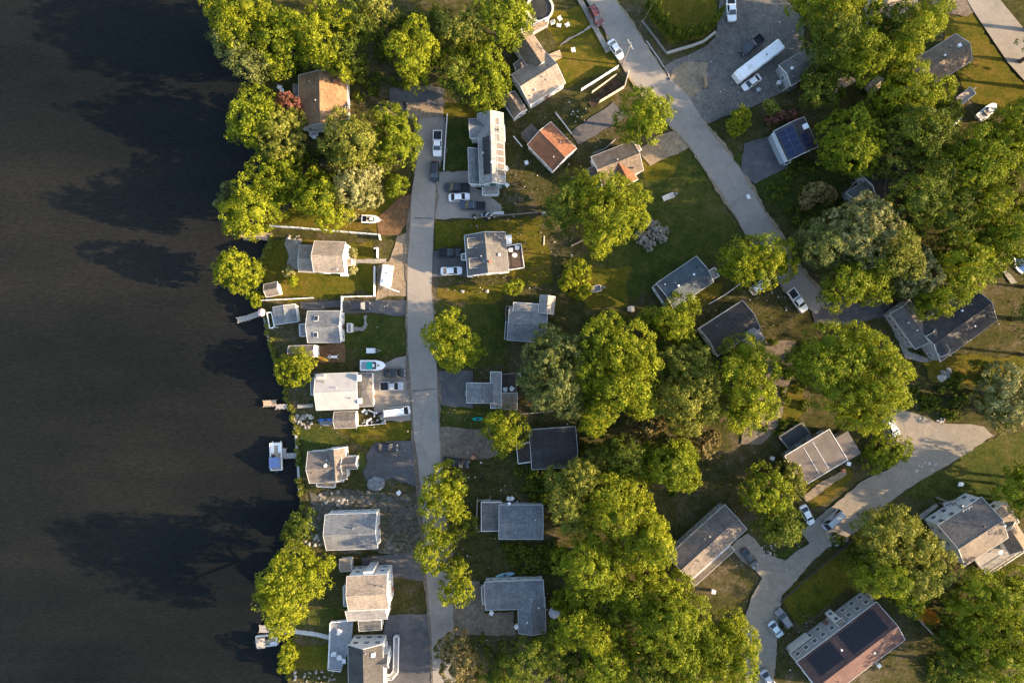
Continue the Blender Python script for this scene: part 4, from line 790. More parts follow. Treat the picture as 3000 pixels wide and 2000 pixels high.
T_('grn', 11, 'small green tree at the lower tip of the long brown-roofed house', (1982,1718,38),(1935,1730,38),(1900,1705,30))
T_('grn', 14.5, 'wide green tree in the lower wood beside the road', (1960,1805,54),(2020,1800,50),(2042,1868,46),(1975,1885,52),(1902,1830,50),(1885,1900,40))
T_('yel', 14, 'yellow tree at the bottom of the lower road', (2130,1830,40),(2170,1868,38),(2162,1940,46),(2105,1965,46),(2095,1880,38))
T_('grn', 12, 'bright tree on the bottom edge below the lower wood', (1765,1935,50),(1802,1920,36),(1735,1985,42),(1822,1985,34))
T_('drk', 11, 'dark tree on the bottom edge between two brighter crowns', (1890,1965,44),(1945,1985,42))
T_('drk', 11, 'dark green spreading tree on the bottom edge below the L-shaped house', (1560,1930,50),(1620,1900,42),(1500,1960,46),(1440,1985,42),(1665,1965,42))
T_('tan', 9, 'tan-leaved tree at the lower end of the lakeside road', (1340,1880,36),(1360,1930,36),(1330,1965,36),(1372,1985,28),(1300,1900,26), clump=.7)
T_('yel', 11, 'yellow tree at the roadside above the L-shaped house', (1272,1560,34),(1255,1612,34),(1302,1590,30),(1268,1650,26))
T_('yel', 11, 'yellow tree between the lakeside road and the L-shaped house', (1342,1670,36),(1348,1728,36),(1312,1730,28))
T_('yel', 11.5, 'broad yellow roadside tree below the dark pickup', (1302,1388,34),(1335,1418,34),(1275,1430,36),(1312,1470,40),(1262,1478,32),(1342,1502,28))
T_('drk', 8, 'dark shrubby tree behind the broad yellow roadside tree', (1365,1535,30),(1335,1560,26),(1330,1640,30))
T_('yel', 10, 'round yellow-green tree left of the dark flat roof', (1475,1230,38),(1510,1262,36),(1482,1290,34),(1448,1252,36),(1465,1310,22))
T_('yel', 6, 'small yellow tree beside the octagonal parasol', (1640,1748,20),(1652,1775,16),(1628,1765,14), clump=.6)
T_('yel', 15.5, 'large golden tree on the shore near the bottom', (866,1655,50),(845,1700,64),(902,1690,50),(842,1762,52),(830,1812,38),(950,1650,22),(795,1730,28))
T_('drk', 7, 'dark green bushy tree above the large golden shore tree', (885,1535,36),(865,1560,26))
T_('yel', 5, 'small yellow-green tree at the shore by the bottom dock', (845,1915,24),(840,1948,20),(850,1892,14), clump=.7)
T_('grn', 13, 'green tree filling the middle of the lower wood', (1840,1720,44),(1800,1770,42),(1860,1765,34))
T_('yel', 13, 'yellow-green tree low in the wood left of the wide green tree', (1690,1830,42),(1740,1850,40),(1800,1850,36),(1650,1850,30))
T_('grn', 12, 'green tree between the two lowest bright crowns', (2020,1960,42),(1985,1990,36),(2060,1930,34))
T_('olv', 12, 'olive tree above the pale-tipped tree of the lower wood', (1640,1400,34),(1655,1470,36),(1690,1520,38))
T_('grn', 14, 'green tree above the broad dark tree on the right', (2880,490,42),(2830,520,42),(2780,480,38),(2940,500,36))
T_('olv', 13, 'olive tree at the left foot of the broad dark tree', (2600,760,42),(2620,720,40),(2640,780,34),(2600,480,34))
T_('grn', 14, 'green tree joining the golden tree to the right edge', (2870,700,44),(2850,760,36),(2900,770,34))
T_('grn', 12, 'green tree in the olive grove above the two-storey house', (2540,1690,38),(2600,1690,40),(2660,1750,38),(2580,1650,34))
T_('drk', 11, 'dark tree on the bottom edge right of the two-storey house', (2800,1960,40),(2840,1990,36),(2770,1990,30))
T_('ash', 1.9, 'low pale grey shrub on the broad shaded lawn', (1888,700,22),(1922,672,20),(1942,678,14),(1905,655,14),(1902,718,15),(1878,688,12),(1938,700,11), leaf=.16, clump=.55, name='shrub', cat='shrub')
# lower right
T_('grn', 14.5, 'great green tree above the dark charcoal deck', (2425,1005,50),(2400,1075,50),(2462,1060,50),(2440,1145,48),(2495,1165,40),(2350,1060,38))
T_('yel', 15, 'great golden crown coloured as the sunlit right half of the great green tree', (2540,1030,50),(2590,1080,44),(2560,1140,50),(2602,1165,34),(2540,1218,40),(2500,985,36),(2480,1220,28))  # same crown as the green one above; its sunlight is painted in yellow leaves
T_('grn', 10, 'vivid green tree below the flat brown roof', (2235,1400,36),(2262,1445,38),(2212,1445,38),(2250,1485,30))
T_('olv', 8, 'olive tree touching the flat brown roof corner', (2308,1395,34),(2322,1430,28), clump=.7)
T_('drk', 10, 'deep green tree by the parked white car and grey van', (2290,1550,38),(2258,1535,40),(2310,1520,32))
T_('grn', 5, 'green bushes at the road junction below the white car', (2590,1320,40),(2632,1315,32),(2560,1350,30), clump=.7)
T_('pal', 11, 'pale olive tree near the right edge above the turning area', (2930,1115,46),(2962,1180,46),(2900,1165,40),(2985,1110,34),(2935,1220,32), clump=.8)
T_('grn', 10, 'bright green tree at the right edge above the grey house', (2960,1440,36),(2990,1395,34),(2985,1480,26))
T_('olv', 13, 'olive tree left of the grey house at the right edge', (2620,1535,50),(2560,1550,44),(2620,1610,46),(2570,1610,36))
T_('olv', 13, 'olive tree with yellow edge below the grey house', (2690,1600,46),(2745,1655,44),(2690,1690,44),(2640,1680,40))
T_('yel', 13, 'large green-gold tree in the bottom right corner', (2870,1730,50),(2930,1745,50),(2975,1710,42),(2820,1780,46),(2900,1820,52))
T_('grn', 13, 'green tree on the bottom edge in the right corner', (2960,1850,50),(2850,1870,50),(2930,1930,52),(2860,1955,46),(2995,1930,42))
T_('org', 3, 'small bright orange shrub behind the board fence', (2712,1802,19),(2728,1812,14), clump=.5, name='shrub', cat='shrub')
T_('drk', 8, 'dark tree right of the board fence', (2775,1850,34),(2790,1900,34))
# trees standing just outside the right edge (their long shadows cross the lots)
for x, y, r, H_, k, lb in [(3075,130,60,13,'drk','dark tree outside the frame beyond the top right road'),(3090,290,60,14,'grn','green tree outside the frame right of the ranch house lawn'),(3105,25,60,14,'grn','green tree outside the frame at the top right corner'),(3115,205,60,14,'drk','dark tree outside the frame level with the white boat'),(3120,1500,60,14,'grn','green tree outside the frame right of the bright edge tree'),(3060,420,55,13,'olv','olive tree outside the frame right of the yellow edge tree'),(3060,560,60,14,'grn','green tree outside the frame right of the broad dark tree'),
    (3090,830,55,13,'olv','olive tree outside the frame right of the swimming pool'),(3065,930,60,14,'drk','dark tree outside the frame level with the slate roof'),(3080,1040,55,13,'grn','green tree outside the frame right of the slate house'),(3110,1180,50,12,'olv','olive tree outside the frame right of the pale olive tree'),(3075,1425,50,12,'drk','dark tree outside the frame right of the turning area'),
    (3075,1760,60,14,'grn','green tree outside the frame at the lower right'),(3060,1880,60,14,'olv','olive tree outside the frame at the bottom right')]:
    T_(k, H_, lb, (x,y,r),(x+30,y+40,r*.8),(x-15,y-45,r*.7), dens=.5)
# narrow evergreens in a ring round the golden lawn
EV = []
for i, (x, y) in enumerate([(1893,28),(1903,42),(1913,56),(1923,70),(1934,84),(1946,97),(1960,108),(1975,117),(1990,119),(2005,117),(2020,113),(2034,109),(2048,104),(2062,97),(2075,88),(2086,76),(2095,62)]):
    if not EV:
        t = thing('evergreen_shrub', 'narrow evergreen in the hedge ring around the golden lawn', 'evergreen', P(x, y), 0, 'evergreens ringing the golden lawn')
        obj('crown', crown([((0,0,1.0),(.62,.62,1.1)),((0,0,2.1),(.48,.48,1.1)),((0,0,3.1),(.25,.25,.8))], 7, .16, 3.0, .45), PAL['drk'], t); MB().tube([(0,0,-.1),(0,0,2.5)], [.08,.03], 6).build('trunk', BARK, t)
    else: t = copytree(EV[0]); t.location = P(x, y)
    t['label'] = ['first','second','third','fourth','fifth','sixth','seventh','eighth','ninth','tenth','eleventh','twelfth','thirteenth','fourteenth','fifteenth','sixteenth','seventeenth'][i]+' narrow evergreen from the left end of the hedge ring'
    t.rotation_euler = (0, 0, i*1.3); f = .85+.3*((i*7) % 5)/5; t.scale = (f*.9, f*.9, f*1.75); EV.append(t)
# ------------------------------------------------------------------ vehicles and boats
def paint(n, c): return mat('car_paint_'+n, c, .3, .04, 1, spec=.5, coat=.6)
CP = {k: paint(k, c) for k, c in dict(white=(.7,.7,.69), black=(.012,.012,.014), silver=(.35,.36,.37), red=(.12,.03,.025), blue=(.03,.035,.06), grey=(.12,.125,.13), beige=(.42,.38,.33), lightblue=(.42,.52,.56)).items()}
PROTO = {}
def rrect(x, w, z0, z1, c=.12):
    return [(x,-w+c,z0),(x,w-c,z0),(x,w,z0+c),(x,w,z1-c),(x,w-c,z1),(x,-w+c,z1),(x,-w,z1-c),(x,-w,z0+c)]
def vehicle_proto(kind):
    if kind in PROTO: return PROTO[kind]
    parts = []   # name, mesh, material, loc, children
    sp = dict(sedan=(4.7,.9,.92,[(-1.75,1.25),(-1.0,.55)],1.42), suv=(4.75,.95,1.05,[(-2.2,1.3),(-1.75,.55)],1.72), pickup=(5.7,.98,1.12,[(-.5,1.55),(-.35,.75)],1.82), van=(5.7,1.0,1.15,[(-2.75,2.45),(-2.65,1.65)],2.3))[kind]
    L, w, belt, (bx, rx), top = sp; h = L/2
    g = MB()
    if kind == 'pickup':
        g.loft([rrect(x, ww_, z0, z1) for x, ww_, z0, z1 in ((-.72,w,.35,belt),(.9,w,.32,belt),(h-.5,w*.97,.32,belt-.04),(h-.12,w*.88,.36,belt-.14),(h,w*.7,.42,belt-.3))])
        bed = MB(); bed.box(-h+.05,-.72,-w,w,.42,.62); bed.box(-h+.05,-.72,-w,-w+.12,.62,belt); bed.box(-h+.05,-.72,w-.12,w,.62,belt); bed.box(-h,-h+.12,-w,w,.4,belt); bed.box(-.84,-.72,-w+.12,w-.12,.62,belt)
        parts.append(('bed', bed.mesh('bed'), 'P', None, [])); parts.append(('bed_floor', MB().box(-h+.13,-.85,-w+.13,w-.13,.62,.66).mesh('bed_floor'), DARK, None, []))
    else:
        fr = dict(sedan=(.62,.72), suv=(.8,.9), van=(.95,1.05))[kind]
        g.loft([rrect(x, ww_, z0, z1) for x, ww_, z0, z1 in ((-h,w*.74,.42,belt-.22),(-h+.14,w*.9,.34,belt-.05),(-h+.55,w,.3,belt),(0,w,.28,belt),(h-.9,w,.3,belt-.03),(h-.3,w*.92,.33,belt-.16),(h,w*.68,.4,fr[0]))])
    parts.append(('body', g.mesh('body'), 'P', None, []))
    x0, x1 = bx; r0, r1 = rx; wb, wr = w*.93, w*.74
    B = [(x0,-wb,belt-.03),(x1,-wb*.97,belt-.03),(x1,wb*.97,belt-.03),(x0,wb,belt-.03)]; T = [(r0,-wr,top),(r1,-wr,top),(r1,wr,top),(r0,wr,top)]
    rf = MB().loft([[(r0-.05,-wr-.02,top-.02),(r1+.08,-wr-.02,top-.04),(r1+.08,wr+.02,top-.04),(r0-.05,wr+.02,top-.02)],[(r0+.1,-wr+.12,top+.05),(r1-.05,-wr+.12,top+.04),(r1-.05,wr-.12,top+.04),(r0+.1,wr-.12,top+.05)]])
    for a, b in zip(B, T): rf.bar(a, b, .09)
    if kind in ('suv', 'van'):
        for y in (-wr*.85, wr*.85): rf.bar((r0+.2,y,top+.1),(r1-.2,y,top+.1), .05)
    parts.append(('roof', rf.mesh('roof'), 'P', None, []))
    def pane(a, b, c, d):
        q = [Vector(v) for v in (a, b, c, d)]; ce = sum(q, Vector())/4; n = (q[1]-q[0]).cross(q[3]-q[0]).normalized()*.02
        return MB().loft([[v-n for v in q],[v+n for v in q]])
    for nm, q in (('windshield', (B[1],B[2],T[2],T[1])), ('rear_window', (B[3],B[0],T[0],T[3])), ('side_window', (B[0],B[1],T[1],T[0])), ('side_window', (B[2],B[3],T[3],T[2]))):
        if kind == 'van' and nm == 'rear_window': pass
        parts.append((nm, pane(*q).mesh(nm), GLASS, None, []))
    if kind == 'van': parts.append(('side_panel', MB().loft([[(x0+.1,s_*(wb+.012),belt),(x1-1.3,s_*(wb+.012),belt),(r1-1.2,s_*(wr+.03),top-.05),(r0+.1,s_*(wr+.03),top-.05)] for s_ in (-1,)] + [[(x0+.1,-wb+.02,belt),(x1-1.3,-wb+.02,belt),(r1-1.2,-wr+.05,top-.05),(r0+.1,-wr+.05,top-.05)]]).mesh('side_panel'), 'P', None, []))
    ty = MB().tube([(0,-.11,0),(0,.11,0)], .34, 14).mesh('wheel'); rim = MB().tube([(0,-.12,0),(0,.12,0)], .2, 10).mesh('rim')
    for x in (-h*.62, h*.62):
        for y in (-w+.1, w-.1): parts.append(('wheel', ty, RUBBER, (x, y, .34), [('rim', rim, CHROME)]))
    hl = MB().cbox((0,0,0), (.14,.3,.14)).mesh('headlight'); tl = MB().cbox((0,0,0), (.08,.24,.2)).mesh('taillight')
    for y in (-w*.6, w*.6): parts.append(('headlight', hl, HEADL, (h-.08, y, belt-.3), [])); parts.append(('taillight', tl, LIGHTR, (-h+.03, y, belt-.22), []))
    mi = MB().cbox((0,0,0), (.12,.2,.14)).mesh('mirror')
    for y in (-w-.08, w+.08): parts.append(('mirror', mi, DARK, (x1-.25, y, belt+.08), []))
    PROTO[kind] = parts; return parts
def vehicle(kind, px, py, ang, color, label, name=None, cat='car', L=1.0):
    """ang: heading of the bonnet, degrees counter-clockwise from east"""
    p = P(px, py, 1.0); t = thing(name or {'sedan':'parked_car','suv':'parked_car','pickup':'pickup_truck','van':'parked_van'}[kind], label, cat, (p.x, p.y, .05), R(ang), 'cars and trucks parked on drives and roads')
    t.scale = (L, 1, 1)
    for nm, me, m, loc, ch in vehicle_proto(kind):
        if len(me.materials) == 0: me.materials.append(CP['white'] if m == 'P' else m)
        o = obj(nm, me, None, t, loc=loc)
        if m == 'P': o.material_slots[0].link = 'OBJECT'; o.material_slots[0].material = CP[color]
        for n2, m2, mm in ch:
            if len(m2.materials) == 0: m2.materials.append(mm)
            obj(n2, m2, None, o)
    return t
V_ = vehicle
V_('suv', 1160, 310, 0, 'black', 'black car on the tan concrete drive')
V_('pickup', 1281, 420, -91, 'white', 'white pickup parked on the lakeside road', cat='pickup')
V_('suv', 1273, 503, -91, 'black', 'black car on the road behind the white pickup')
V_('pickup', 1338, 549, 180, 'black', 'black pickup in the parking court', cat='pickup')
V_('sedan', 1345, 577, 3, 'white', 'white car in the middle of the parking court')
V_('pickup', 1384, 602, 177, 'blue', 'dark blue pickup at the lower side of the parking court', cat='pickup')
V_('pickup', 1318, 740, 2, 'black', 'dark pickup in the shade above the white sedan', cat='pickup', L=.85)
V_('sedan', 1322, 793, 2, 'white', 'white sedan on the black asphalt drive')
V_('suv', 1052, 896, 0, 'black', 'dark car in the shade of the white fence')
V_('sedan', 1155, 1093, 0, 'black', 'black sedan right of the boat with the teal cover')
V_('pickup', 1147, 1131, 1, 'silver', 'silver pickup on the grey drive', cat='pickup', L=.9)
V_('van', 1163, 1205, 7, 'white', 'white van beside the junk pile', cat='van')
V_('sedan', 1133, 1310, -2, 'black', 'dark car on the drive of the brown gabled house')
V_('pickup', 1336, 1355, -8, 'black', 'dark pickup below the pale dirt drive', cat='pickup')
V_('suv', 1746, 44, -62, 'red', 'dark red car on the left of the diagonal road')
V_('sedan', 1805, 143, -57, 'white', 'white sedan at the edge of the diagonal road')
V_('pickup', 2143, 24, -86, 'white', 'white pickup on the dirt lot at the top', cat='pickup')
V_('pickup', 2203, 132, 218, 'black', 'black pickup left of the long white trailer', cat='pickup')
V_('sedan', 2203, 240, 216, 'white', 'white sedan below the long white trailer')
V_('pickup', 2338, 880, -56, 'white', 'white pickup with black bed on the dirt patch', cat='pickup')
V_('suv', 2228, 838, 35, 'white', 'white car half hidden under the round golden-sided tree')
V_('suv', 2614, 1252, -58, 'white', 'white car beside the great golden tree')
V_('sedan', 2366, 1508, -62, 'white', 'white car on the road edge by the deep green tree')
V_('van', 2440, 1522, 222, 'silver', 'grey van facing down the sunny road', cat='van', L=.95)
V_('sedan', 2196, 1634, -52, 'black', 'black car by the long brown-roofed house')
V_('sedan', 2274, 1843, -53, 'lightblue', 'pale blue car in the dark yard', L=.85)
V_('suv', 2298, 1812, 127, 'grey', 'dark grey car beside the pale blue car')
V_('sedan', 2252, 1990, -56, 'silver', 'silver car cut by the bottom edge')

def boat_hull(L, w, h=.8, n=12):
    secs = []
    for i in range(n+1):
        t = i/n; x = -L/2+L*t; k = 1 if t < .5 else math.sqrt(max(0, 1-((t-.5)/.5)**2.2)); k = max(k, .03)
        secs.append([(x, -w/2*k, h), (x, -w/2*k*.8, h*.25), (x, 0, 0.02+.25*h*max(0, t-.7)/.3), (x, w/2*k*.8, h*.25), (x, w/2*k, h)])
    g = MB().loft(secs); return g
def boat(name, px, py, ang, L, w, label, cover=None, z=.35, trailer=True, inside=DARK, cockpit=True):
    p = P(px, py, .8); t = thing(name, label, 'boat', (p.x, p.y, z), R(ang))
    hb = boat_hull(L, w).build('hull', WHITE, t)
    n = 14; ring = []
    for s_ in (-1, 1):
        for i in range(n+1):
            tt = i/n; k = 1 if tt < .5 else math.sqrt(max(0, 1-((tt-.5)/.5)**2.2)); ring.append((-L/2+L*tt, s_*w/2*max(k, .03)))
    a = ring[:n+1]; b = ring[n+1:][::-1]
    dk = MB(); pts = a+b
    dk.prism([(x*.985, y*1.02) for x, y in pts], .78, .9); dk.build('gunwale', WHITE2, t)
    if cockpit:
        MB().prism([(-L*.44,-w*.36),(L*.06,-w*.36),(L*.1,-w*.2),(L*.1,w*.2),(L*.06,w*.36),(-L*.44,w*.36)], .88, .915).build('cockpit_floor', inside, t)
        MB().box(-.1,.45,-.35,.35,.9,1.5).build('console', WHITE, t); MB().loft([[(.3,-w*.36,.92),(.3,w*.36,.92),(.75,w*.3,.92),(.75,-w*.3,.92)],[(.2,-w*.3,1.35),(.2,w*.3,1.35),(.3,w*.26,1.35),(.3,-w*.26,1.35)]]).build('windscreen', GLASS, t)
        for y in (-w*.22, w*.22): MB().box(-.9,-.4,y-.25,y+.25,.91,1.25).build('seat', BRASSY, t)
        MB().prism([(L*.16,-.3),(L*.27,-.22),(L*.27,.22),(L*.16,.3)], .895, .93).build('hatch', BRASSY, t)
    if cover: MB().box(-1.15,.05,-w*.34,w*.34,1.75,1.85).bar((-1.1,-w*.3,.9),(-1.1,-w*.3,1.8),.05).bar((-1.1,w*.3,.9),(-1.1,w*.3,1.8),.05).bar((0,w*.3,.9),(0,w*.3,1.8),.05).bar((0,-w*.3,.9),(0,-w*.3,1.8),.05).build('canopy', cover, t)
    MB().box(-L/2-.55,-L/2-.05,-.2,.2,.5,1.25).bar((-L/2-.3,0,.6),(-L/2-.35,0,-.1),.14).build('motor', DARK, t)
    if trailer:
        fr = MB(); 
        for y in (-w*.3, w*.3): fr.bar((-L*.45,y,.05),(L*.3,y,.05),.1); fr.bar((L*.3,y,.05),(L*.62,0,.05),.1)
        fr.build('trailer_frame', METAL, t)
        wm = MB().tube([(0,-.1,0),(0,.1,0)], .3, 12).mesh('wheel')
        for y in (-w*.52, w*.52): obj('wheel', wm, RUBBER, t, loc=(-L*.15, y, -.02))
    return t
boat('motorboat', 1093, 1070, 0, 5.6, 2.3, 'white motorboat with teal canopy on a trailer', TEAL, inside=METAL)
boat('motorboat', 1087, 643, -2, 4.0, 1.7, 'small white motorboat on the rust brown earth')
boat('motorboat', 2890, 328, 40, 5.0, 2.1, 'white boat on a trailer in the top right yard', cockpit=True, inside=METAL)
def pontoon(px, py, ang, label, top, L=6.4, w=2.5):
    p = P(px, py, .5); t = thing('pontoon_boat', label, 'boat', (p.x, p.y, -.55), R(ang))
    tm = MB().loft([[(x, r*math.cos(k*math.pi/5), .1+r*math.sin(k*math.pi/5)) for k in range(10)] for x, r in ((-L/2,.3),(L/2-.7,.3),(L/2-.1,.12))]).mesh('pontoon')
    for y in (-w*.36, w*.36): obj('pontoon', tm, ALU, t, loc=(0, y, 0))
    MB().box(-L/2,L/2-.3,-w/2,w/2,.42,.52).build('deck', BRASSY, t)
    g = MB(); pts = [(-L/2+.1,-w/2+.05),(L/2-.4,-w/2+.05),(L/2-.4,w/2-.05),(-L/2+.1,w/2-.05)]
    for a, b in zip(pts, pts[1:]+pts[:1]):
        g.bar((*a,1.2),(*b,1.2),.09); g.bar((*a,.75),(*b,.75),.04,.4); g.box(a[0]-.04,a[0]+.04,a[1]-.04,a[1]+.04,.5,1.2)
    g.build('railing', WHITE2, t)
    MB().box(L*.1,L*.42,-w*.42,-w*.2,.52,.95).box(L*.1,L*.42,w*.2,w*.42,.52,.95).box(L*.36,L*.42,-w*.2,w*.2,.52,.95).build('bench', WHITE, t)
    MB().box(-.4,.2,.35,.85,.52,1.3).build('console', DARK, t)
    g = MB().box(-L*.38,-L*.02,-w*.45,w*.45,2.1,2.2)
    for x in (-L*.36,-L*.04):
        for y in (-w*.43, w*.43): g.bar((x,y,.5),(x,y,2.1),.05)
    g.build('canopy', top, t); MB().box(-L/2-.5,-L/2,-.22,.22,.3,1.1).build('motor', DARK, t); return t
pontoon(808, 1335, 92, 'white pontoon boat with blue canopy at the T-shaped dock', BLUECAN)
pontoon(783, 1876, 6, 'tan pontoon boat moored at the bottom dock', BRASSY, 5.0, 2.4)
def kayak(px, py, ang, L, w, m, label, m2=None, z=.12):
    p = P(px, py); t = thing('kayak', label, 'kayak', (p.x, p.y, z), R(ang)); secs = []; n = 10
    for i in range(n+1):
        x = -L/2+L*i/n; k = max(.04, math.sqrt(max(0, 1-(2*i/n-1)**2)))
        secs.append([(x,-w/2*k,.2),(x,-w*.3*k,0),(x,w*.3*k,0),(x,w/2*k,.2),(x,w*.25*k,.3),(x,-w*.25*k,.3)])
    MB().loft(secs).build('hull', m, t, True); MB().prism([(.45*math.cos(q), .22*math.sin(q)) for q in [i*math.pi/5 for i in range(10)]], .28, .325).build('cockpit', m2 or DARK, t)
kayak(945, 1050, -20, 3.0, .7, YELLOW, 'yellow and orange kayak on the orange patio', ORANGE)
kayak(955, 1229, 2, 3.4, .65, BLUE, 'blue kayak left of the long brown shed')
kayak(1400, 1226, 3, 2.4, .8, TEAL, 'teal kayak left of the round yellow-green tree')
kayak(853, 199, -60, 2.6, .6, WHITE, 'white kayak on the bank at the top left')
kayak(1480, 1682, 10, 4.4, 1.0, mat('pale_blue_plastic', (.2, .33, .38), .5), 'pale blue canoe above the L-shaped house')
kayak(2801, 357, 46, 3.4, .6, METAL, 'grey upturned canoe below the white boat')

def rv(px, py, ang, L, w, h, label, wraps=False):
    p = P(px, py, h); t = thing('travel_trailer', label, 'trailer', (p.x, p.y, 0), R(ang)); hl, hw = L/2, w/2
    MB().loft([[(x,-hw+.15,.55),(x,hw-.15,.55),(x,hw,.8),(x,hw,h-.25),(x,hw-.25,h),(x,-hw+.25,h),(x,-hw,h-.25),(x,-hw,.8)] for x in (-hl, hl-.7)] + [[(hl,-hw+.2,.9),(hl,hw-.2,.9),(hl,hw-.1,1.0),(hl,hw-.1,h-.8),(hl,hw-.35,h-.55),(hl,-hw+.35,h-.55),(hl,-hw+.1,h-.8),(hl,-hw+.1,1.0)]]).build('body', WHITE, t)
    for x in (-hl*.6, -hl*.1, hl*.4):
        for y in (-hw-.01, hw+.01): MB().cbox((x, y, h*.58), (1.0, .05, .6)).build('window', GLASS, t)
    MB().box(-hl*.35,-hl*.35+.4,-.2,.2,h-.02,h+.12).build('vent', METAL, t); MB().box(hl*.35,hl*.35+.8,-.4,.4,h-.02,h+.28).build('air_conditioner', TRIM, t)
    MB().bar((hl-.1,-.4,.6),(hl+.9,0,.6),.1).bar((hl-.1,.4,.6),(hl+.9,0,.6),.1).build('hitch', METAL, t)
    wm = MB().tube([(0,-.12,0),(0,.12,0)], .36, 12).mesh('wheel')
    for x in (-.45, .45):
        for y in (-hw+.1, hw-.1): obj('wheel', wm, RUBBER, t, loc=(x-hl*.15, y, .36))
    return t
rv(2226, 175, 217, 11.8, 2.5, 3.3, 'very long white trailer on the wide dirt lot')
rv(1131, 807, 262, 4.6, 2.3, 2.5, 'short bright white camper beside the lakeside road')
def utility_trailer(px, py, ang, L, w, label, m=WOOD):
    p = P(px, py, .6); t = thing('utility_trailer', label, 'trailer', (p.x, p.y, 0), R(ang))
    MB().box(-L/2,L/2,-w/2,w/2,.5,.6).build('bed', m, t); g = MB()
    g.box(-L/2,L/2,-w/2-.05,-w/2,.45,1.0).box(-L/2,L/2,w/2,w/2+.05,.45,1.0).box(L/2,L/2+.05,-w/2,w/2,.45,1.0); g.build('side_boards', WHITE2, t)
    MB().bar((L/2,-.4,.5),(L/2+1.2,0,.5),.08).bar((L/2,.4,.5),(L/2+1.2,0,.5),.08).build('drawbar', METAL, t)
    wm = MB().tube([(0,-.1,0),(0,.1,0)], .3, 12).mesh('wheel')
    for y in (-w/2-.18, w/2+.18): obj('wheel', wm, RUBBER, t, loc=(-.2, y, .3))
utility_trailer(2828, 282, 38, 3.8, 1.9, 'brown and white utility trailer below the ranch house', BRASSY)
utility_trailer(1745, 846, 12, 2.2, 1.3, 'little white trailer on the sunlit lawn', TARP)
utility_trailer(1086, 1027, 0, 1.9, 1.0, 'small white cart above the motorboat', WHITE)
utility_trailer(1957, 577, 22, 2.4, 1.0, 'small empty frame trailer on the shaded lawn', CREAM)
# ------------------------------------------------------------------ fences, docks, walls
def fence(label, pts, m, h=1.8, bay=2.0, name='fence', th=.06, post=.14, rails=False):
    p0 = P(*pts[0]); t = thing(name, label, 'fence', p0); pmesh = None; cache = {}
    for a, b in zip(pts, pts[1:]):
        a = P(*a)-p0; b = P(*b)-p0; L = (b-a).length; n = max(1, round(L/bay)); az = math.atan2(b.y-a.y, b.x-a.x); bl = L/n; k = round(bl, 3)
        if k not in cache:
            g = MB()
            if rails:
                for z in (.25*h, .6*h, .95*h): g.box(post/2, bl-post/2, -.03, .03, z-.06, z+.06)
            else:
                g.box(post/2, bl-post/2, -th/2, th/2, .1, h-.06); g.box(post/2, bl-post/2, -th/2-.03, th/2+.03, h-.06, h+.03); g.box(post/2, bl-post/2, -th/2-.03, th/2+.03, .06, .1)
            cache[k] = g.mesh('panel'); cache[k].materials.append(m)
        if pmesh is None:
            pmesh = MB().box(-post/2, post/2, -post/2, post/2, 0, h+.08).add([(-post*.6,-post*.6,h+.08),(post*.6,-post*.6,h+.08),(post*.6,post*.6,h+.08),(-post*.6,post*.6,h+.08),(0,0,h+.18)], [(0,1,4),(1,2,4),(2,3,4),(3,0,4),(3,2,1,0)]).mesh('post'); pmesh.materials.append(m)
        for i in range(n):
            q = a+(b-a)*(i/n); obj('panel', cache[k], None, t, loc=q, rz=az); obj('post', pmesh, None, t, loc=q, rz=az)
        last = b; laz = az
    obj('post', pmesh, None, t, loc=last, rz=laz); return t
fence('long white panel fence above the lakeside lawn', [(797,664),(860,668),(950,676),(1030,683),(1114,690),(1116,704)], WHITE2, 1.7)
fence('white fence section left of the garden walk', [(757,881),(840,877),(918,873)], WHITE2, 1.3)
fence('white fence from the camper down to the blue-grey lake house', [(1100,782),(1099,868),(1005,870),(1004,912)], WHITE2, 1.5)
fence('short white gate fence at the top of the front walk', [(1100,730),(1108,728),(1108,756)], WHITE2, 1.5, 1.0)
fence('thin white fence between the lakeside road and the dark lawn', [(1311,338),(1307,400),(1301,500)], WHITE2, 1.1, 2.4, th=.04)
fence('white panel fence above the brown garden soil', [(1702,268),(1755,235),(1808,201)], WHITE2, 1.6)
fence('dark wooden fence below the parking court', [(1378,642),(1480,632),(1600,622)], WOOD, 1.2, 2.4)
fence('cream board fence on the right of the garden soil', [(1755,302),(1828,258),(1840,214)], CREAM, 1.5)
fence('grey rail fence below the pale strip roof', [(1520,1212),(1620,1203)], WOODG, 1.2, 2.4, rails=True)
fence('thin pale fence below the slate-blue cottage', [(2076,890),(2120,865),(2166,832)], TRIM, 1.1, 2.2, rails=True)
fence('grey board fence beside the orange shrub', [(2667,1788),(2700,1825),(2740,1866)], WOODG, 1.8, 2.2)
fence('wooden panel added to cast the dark rectangle on the sand apron', [(2061,226),(2064,260)], WOODT, 2.0, 1.3)  # added panel, height chosen for the length of shadow it throws
fence('tan edging fence below the dark garage', [(2292,268),(2345,235),(2398,196)], CREAM, .9, 2.4)
fence('white rail fence at the right end of the junk pile', [(1050,1246),(1090,1243),(1130,1239)], WHITE2, .8, 2.0, rails=True)
fence('low wooden fence above the brown and orange cottage', [(1738,452),(1770,440),(1800,412)], WOODG, 1.0, 1.6)
fence('long dim rail fence across the lower right lawn', [(2285,1758),(2360,1690),(2440,1625),(2500,1575)], WOODD, 1.0, 3.0, rails=True)
fence('thin pale rail fence right of the orange-roofed cottage', [(1628,334),(1650,362),(1672,392)], TRIM, 1.0, 2.0, rails=True)
